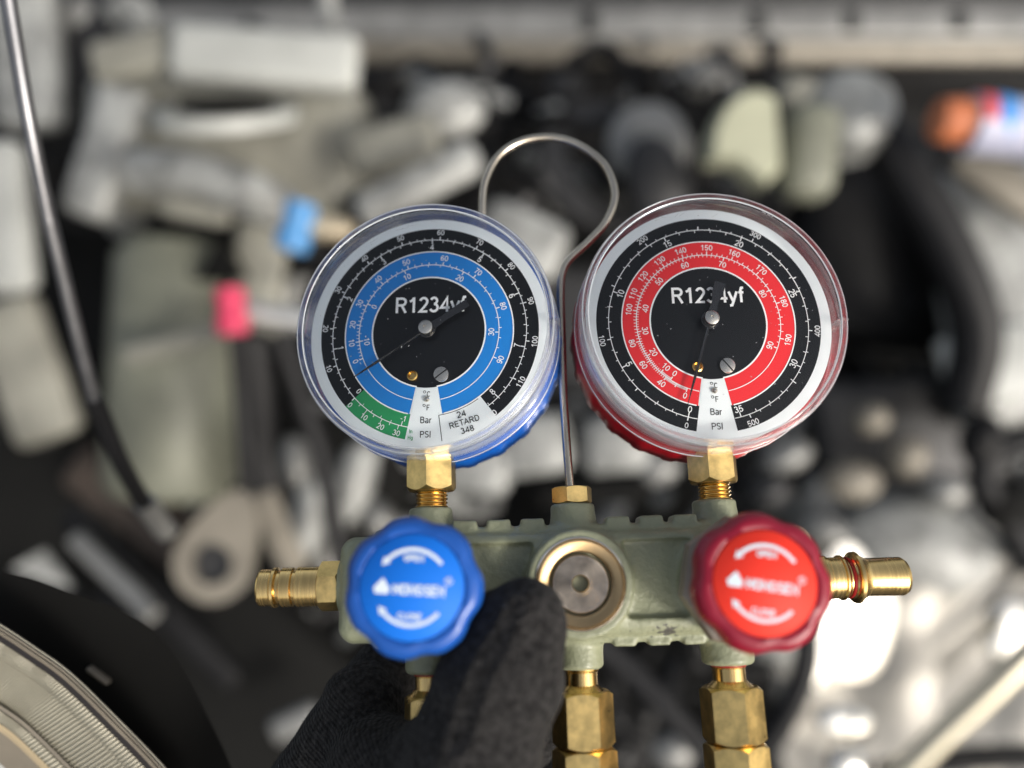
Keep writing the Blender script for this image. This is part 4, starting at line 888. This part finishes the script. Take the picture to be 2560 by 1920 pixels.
# right side
th('black_airbox', 'large black airbox between cream cap and pale right wing', 'airbox', 1900, 520, 840, MB().add(*rbox(px(400, 840), px(460, 840), 120, 40)), M['black plastic'], rz=-8)
hose('black_duct_hose', 'thick black duct sweeping down behind the red gauge on its right', 'hose', [(1880, 250, 700), (1960, 380, 690), (2060, 560, 690), (2110, 720, 700), (2080, 880, 720)], px(52, 700), M['black rubber'], n=20)
th('right_wing', 'wide pale grey wing panel filling the right edge below the spray can', 'panel', 2165, 640, 760, MB().add(*rbox(px(270, 760), px(560, 760), 50, 24)), M['light grey casting'], rz=8)
th('right_wing_lip', 'lighter lip low on the right wing beside the black duct', 'panel', 2140, 790, 720, MB().add(*rbox(px(210, 720), px(170, 720), 30, 14)), M['pale plastic'], rz=14)
th('wing_gutter', 'tan gutter along the right wing just under the spray can', 'gutter', 2170, 400, 700, MB().add(*rbox(px(260, 700), px(90, 700), 30, 14)), M['tan metal'], rz=-34)
th('dark_socket_plate', 'dark plate with blurred bolts below right of the red gauge', 'plate', 1960, 930, 800, MB().add(*rbox(px(420, 800), px(240, 800), 60, 24)), M['dark grey metal'], rz=4)
blobs = [(1880, 905, 40, 34, 'tan metal', 'small tan bolt head right of the red gauge rim'), (1700, 985, 56, 34, 'grey metal', 'grey bolt boss just right of the red gauge stem'), (1960, 985, 44, 44, 'tan metal', 'tan bolt boss at mid height near the right edge'), (1840, 1040, 64, 44, 'tan metal', 'beige bolt boss above the right brass coupler'),
         (2040, 1060, 50, 40, 'grey metal', 'dull bolt boss above and right of the brass coupler'), (2120, 950, 46, 60, 'black plastic', 'black plug near the right edge at mid height'), (1660, 1060, 50, 40, 'dark grey metal', 'dark bolt boss just above the red knob'), (1780, 1150, 60, 40, 'grey metal', 'dull grey boss touching the red knob top right'), (2180, 1090, 70, 60, 'charcoal panel', 'black boss at the right edge above the bright foil')]
for x, y, w, h, m_, lab in blobs:
    th('bolt_boss', lab, 'boss', x, y, 690, MB().add(*ell(px(w, 690), px(h, 690), 22, 20)), M[m_], rz=random.uniform(-30, 30))
th('round_housing', 'wide rounded pale grey housing behind and above the right brass coupler', 'housing', 1990, 1190, 720, MB().add(*ell(px(190, 720), px(110, 720), 40)), M['light grey casting'], rz=-14)
th('lower_right_block', 'tan grey block above the foil heat shield', 'block', 1930, 1130, 760, MB().add(*rbox(px(420, 760), px(150, 760), 60, 26)), M['grey metal'], rz=-12)
hose('right_black_hose', 'black hose curving down along the right edge above the foil', 'hose', [(2240, 940, 700), (2120, 1010, 690), (2180, 1130, 690), (2240, 1230, 690)], px(28, 690), M['black rubber'])
# bright foil heat shield, dented, and a polished tube over it
d = 640
hs = th('heat_shield', 'dull dented metal heat shield filling the lower right corner', 'shield', 2010, 1480, 690, MB().add(*bump_sheet(px(640, 690), px(560, 690), 50, 22, .012, 9.0, 3)), M['shield metal'], ry=-8, rx=-10, sharp=0)
def facing_sun(x, y, d):                        # rotation that turns +Z halfway between the camera and the sun
    p = Vector(PB(x, y, d)); s_ = CAM.to_3x3().inverted() @ SUN_DIR; return axis_to((s_ - p.normalized()).normalized())
def polished(label, x, y, d, w, h, rz, bulge, name='sun_glare_plate'):  # plates added and turned to mirror the sun as white glare patches
    n = 40; rg = 10; v = []; f = []
    for j in range(rg + 1):
        for i in range(n):
            a = 2 * math.pi * i / n; k = j / rg; q = 1 + (.07 * math.sin(3 * a + .6) + .06 * math.sin(5 * a + 1)) * (name == 'sun_glare_plate')
            v.append((w * k * q * math.cos(a), h * k * q * math.sin(a), -bulge * k * k + (.5 if name == 'sun_glare_plate' else .1) * noise.noise(Vector((k * math.cos(a) * 3, k * math.sin(a) * 3, x)))))
    for j in range(rg):
        for i in range(n): a = j * n + i; b = j * n + (i + 1) % n; f.append((a, a + n, b + n, b)[::-1])
    f = [q[::-1] for q in f]; m = len(v); v += [(v[rg * n + i][0], v[rg * n + i][1], -bulge - 14) for i in range(n)]
    f += [(rg * n + i, m + i, m + (i + 1) % n, rg * n + (i + 1) % n) for i in range(n)]; f.append(tuple(m + i for i in range(n))[::-1])
    o = th(name, label, 'plate', x, y, d, MB().add(v, f), M['polished'])
    o.matrix_world = CAM @ mm(tr(*PB(x, y, d)) @ facing_sun(x, y, d) @ rot(rz, 'Z')); return o
G3('polished', (.85, .83, .77), .22, 1.0, bump=.4, bscale=30)
polished('large mirror plate added to glare white below the right brass coupler', 1835, 1345, 610, px(150, 610), px(112, 610), 0, 8)
polished('small mirror plate added as a glint at the right edge level with the red knob', 2190, 1368, 600, px(66, 600), px(46, 600), 20, 7, 'sun_glint_plate')
polished('slanted oval mirror plate added as a glint right of the right brass port', 1838, 1568, 600, px(36, 600), px(64, 600), -32, 7, 'sun_glint_plate')
polished('oval mirror plate added as a glint, cut by the bottom edge at lower right', 1850, 1668, 600, px(50, 600), px(40, 600), 20, 7, 'sun_glint_plate')
hose('polished_tube', 'pale polished tube slanting across the foil heat shield', 'pipe', [(2260, 1370, 560), (2150, 1480, 560), (2020, 1600, 565), (1930, 1690, 570)], px(28, 560), mat('warm pipe', (.62, .57, .44), .4, .5))
hose('lower_black_bar', 'black bar crossing the very bottom right corner', 'bar', [(1900, 1672, 600), (2080, 1640, 600), (2260, 1632, 600)], px(26, 600), M['black plastic'])
hose('ring_hose', 'dark hose curling from behind the red knob down to the bottom edge', 'hose', [(1690, 1250, 600), (1735, 1330, 590), (1740, 1440, 585), (1690, 1560, 590), (1600, 1680, 600)], px(28, 590), M['black rubber'], n=20)
hose('diagonal_hose', 'grey black hose slanting between the two right brass ports', 'hose', [(1200, 1330, 560), (1330, 1420, 560), (1440, 1530, 555), (1560, 1670, 550)], px(26, 555), M['black rubber'])
th('lower_dark_cover', 'dark smooth cover below the left brass coupler', 'cover', 520, 1480, 700, MB().add(*rbox(px(560, 700), px(420, 700), 70, 40)), M['charcoal panel'], rz=-42)
th('round_stone_grey_cap', 'small grey cap low between the two right brass ports', 'cap', 1455, 1625, 620, MB().add(*ell(px(48, 620), px(40, 620), 16)), M['grey metal'])
th('pale_bracket', 'pale bracket behind the right brass port and red knob', 'bracket', 1690, 1330, 700, MB().add(*rbox(px(110, 700), px(200, 700), 30, 12)), M['light grey casting'], rz=-16)
th('small_grey_foot', 'small grey foot beside the glove at the bottom', 'foot', 640, 1560, 620, MB().add(*rbox(px(110, 620), px(56, 620), 20, 8)), M['grey metal'], rz=24)

# engine clutter that reads as a mass: looms, clips, bolts and castings deep in the bay
zones = [(560, 880, 1700, 1130, .75, .55, 46), (1560, 860, 2212, 1200, .6, .45, 60), (1600, 1180, 2212, 1640, .45, .9, 50), (780, 150, 1230, 520, .15, .2, 34), (1650, 330, 2060, 900, .08, .15, 40),
         (560, 480, 900, 900, .3, .3, 30), (0, 880, 560, 1300, .25, .25, 34), (100, 0, 800, 480, .8, .7, 40), (1180, 120, 1700, 460, .2, .3, 30), (420, 1180, 900, 1640, .1, .15, 26), (1080, 1280, 1700, 1650, .2, .3, 34), (1950, 330, 2212, 900, .8, .8, 20)]
cl = [MB(), MB(), MB(), MB()]; C0 = Vector(PB(1106, 830, 900))
for x0, y0, x1, y1, light, mid, cnt in zones:
    for i in range(cnt):
        x, y = random.uniform(x0, x1), random.uniform(y0, y1); dd = random.uniform(800, 930); u = random.random()
        k = 0 if u < light * .35 else 1 if u < light * .35 + mid * .45 else 2 if random.random() < .5 else 3
        p = Vector(PB(x, y, dd)) - C0; T = tr(*p) @ rot(random.uniform(0, 180), 'Z') @ rot(random.uniform(-50, 50), 'X') @ rot(random.uniform(-30, 30), 'Y'); t = random.random(); q = random.uniform(.5, 1.5)
        if t < .35: cl[k].add(*rbox(px(70, dd) * q, px(38, dd) * random.uniform(.5, 1.4), 40, 8, 2), T)
        elif t < .6: cl[k].add(*lathe([(px(26, dd) * q, -20), (px(28, dd) * q, 8), (px(20, dd) * q, 12), (px(12, dd) * q, 12), (px(10, dd) * q, 24), (.01, 24)], 16), T)
        else:
            L = px(110, dd) * q; cl[k].add(*tube([(-L, random.uniform(-30, 30), 0), (-L * .3, random.uniform(-30, 30), 20), (L * .4, random.uniform(-30, 30), 10), (L, random.uniform(-40, 40), 0)], px(random.uniform(8, 20), dd), 10, 5), T)
for mb_, nm, m_ in zip(cl, ('pale_engine_clutter', 'grey_engine_clutter', 'dark_engine_clutter', 'black_engine_clutter'), ('light grey casting', 'grey metal', 'dark grey metal', 'black plastic')):
    o = mb_.obj(nm, M[m_]); o.matrix_world = CAM @ mm(tr(*C0)); o['kind'] = 'stuff'
    tag(o, nm.split('_')[0] + ' jumble of looms, clips, bolts and castings deep in the engine bay', 'clutter')
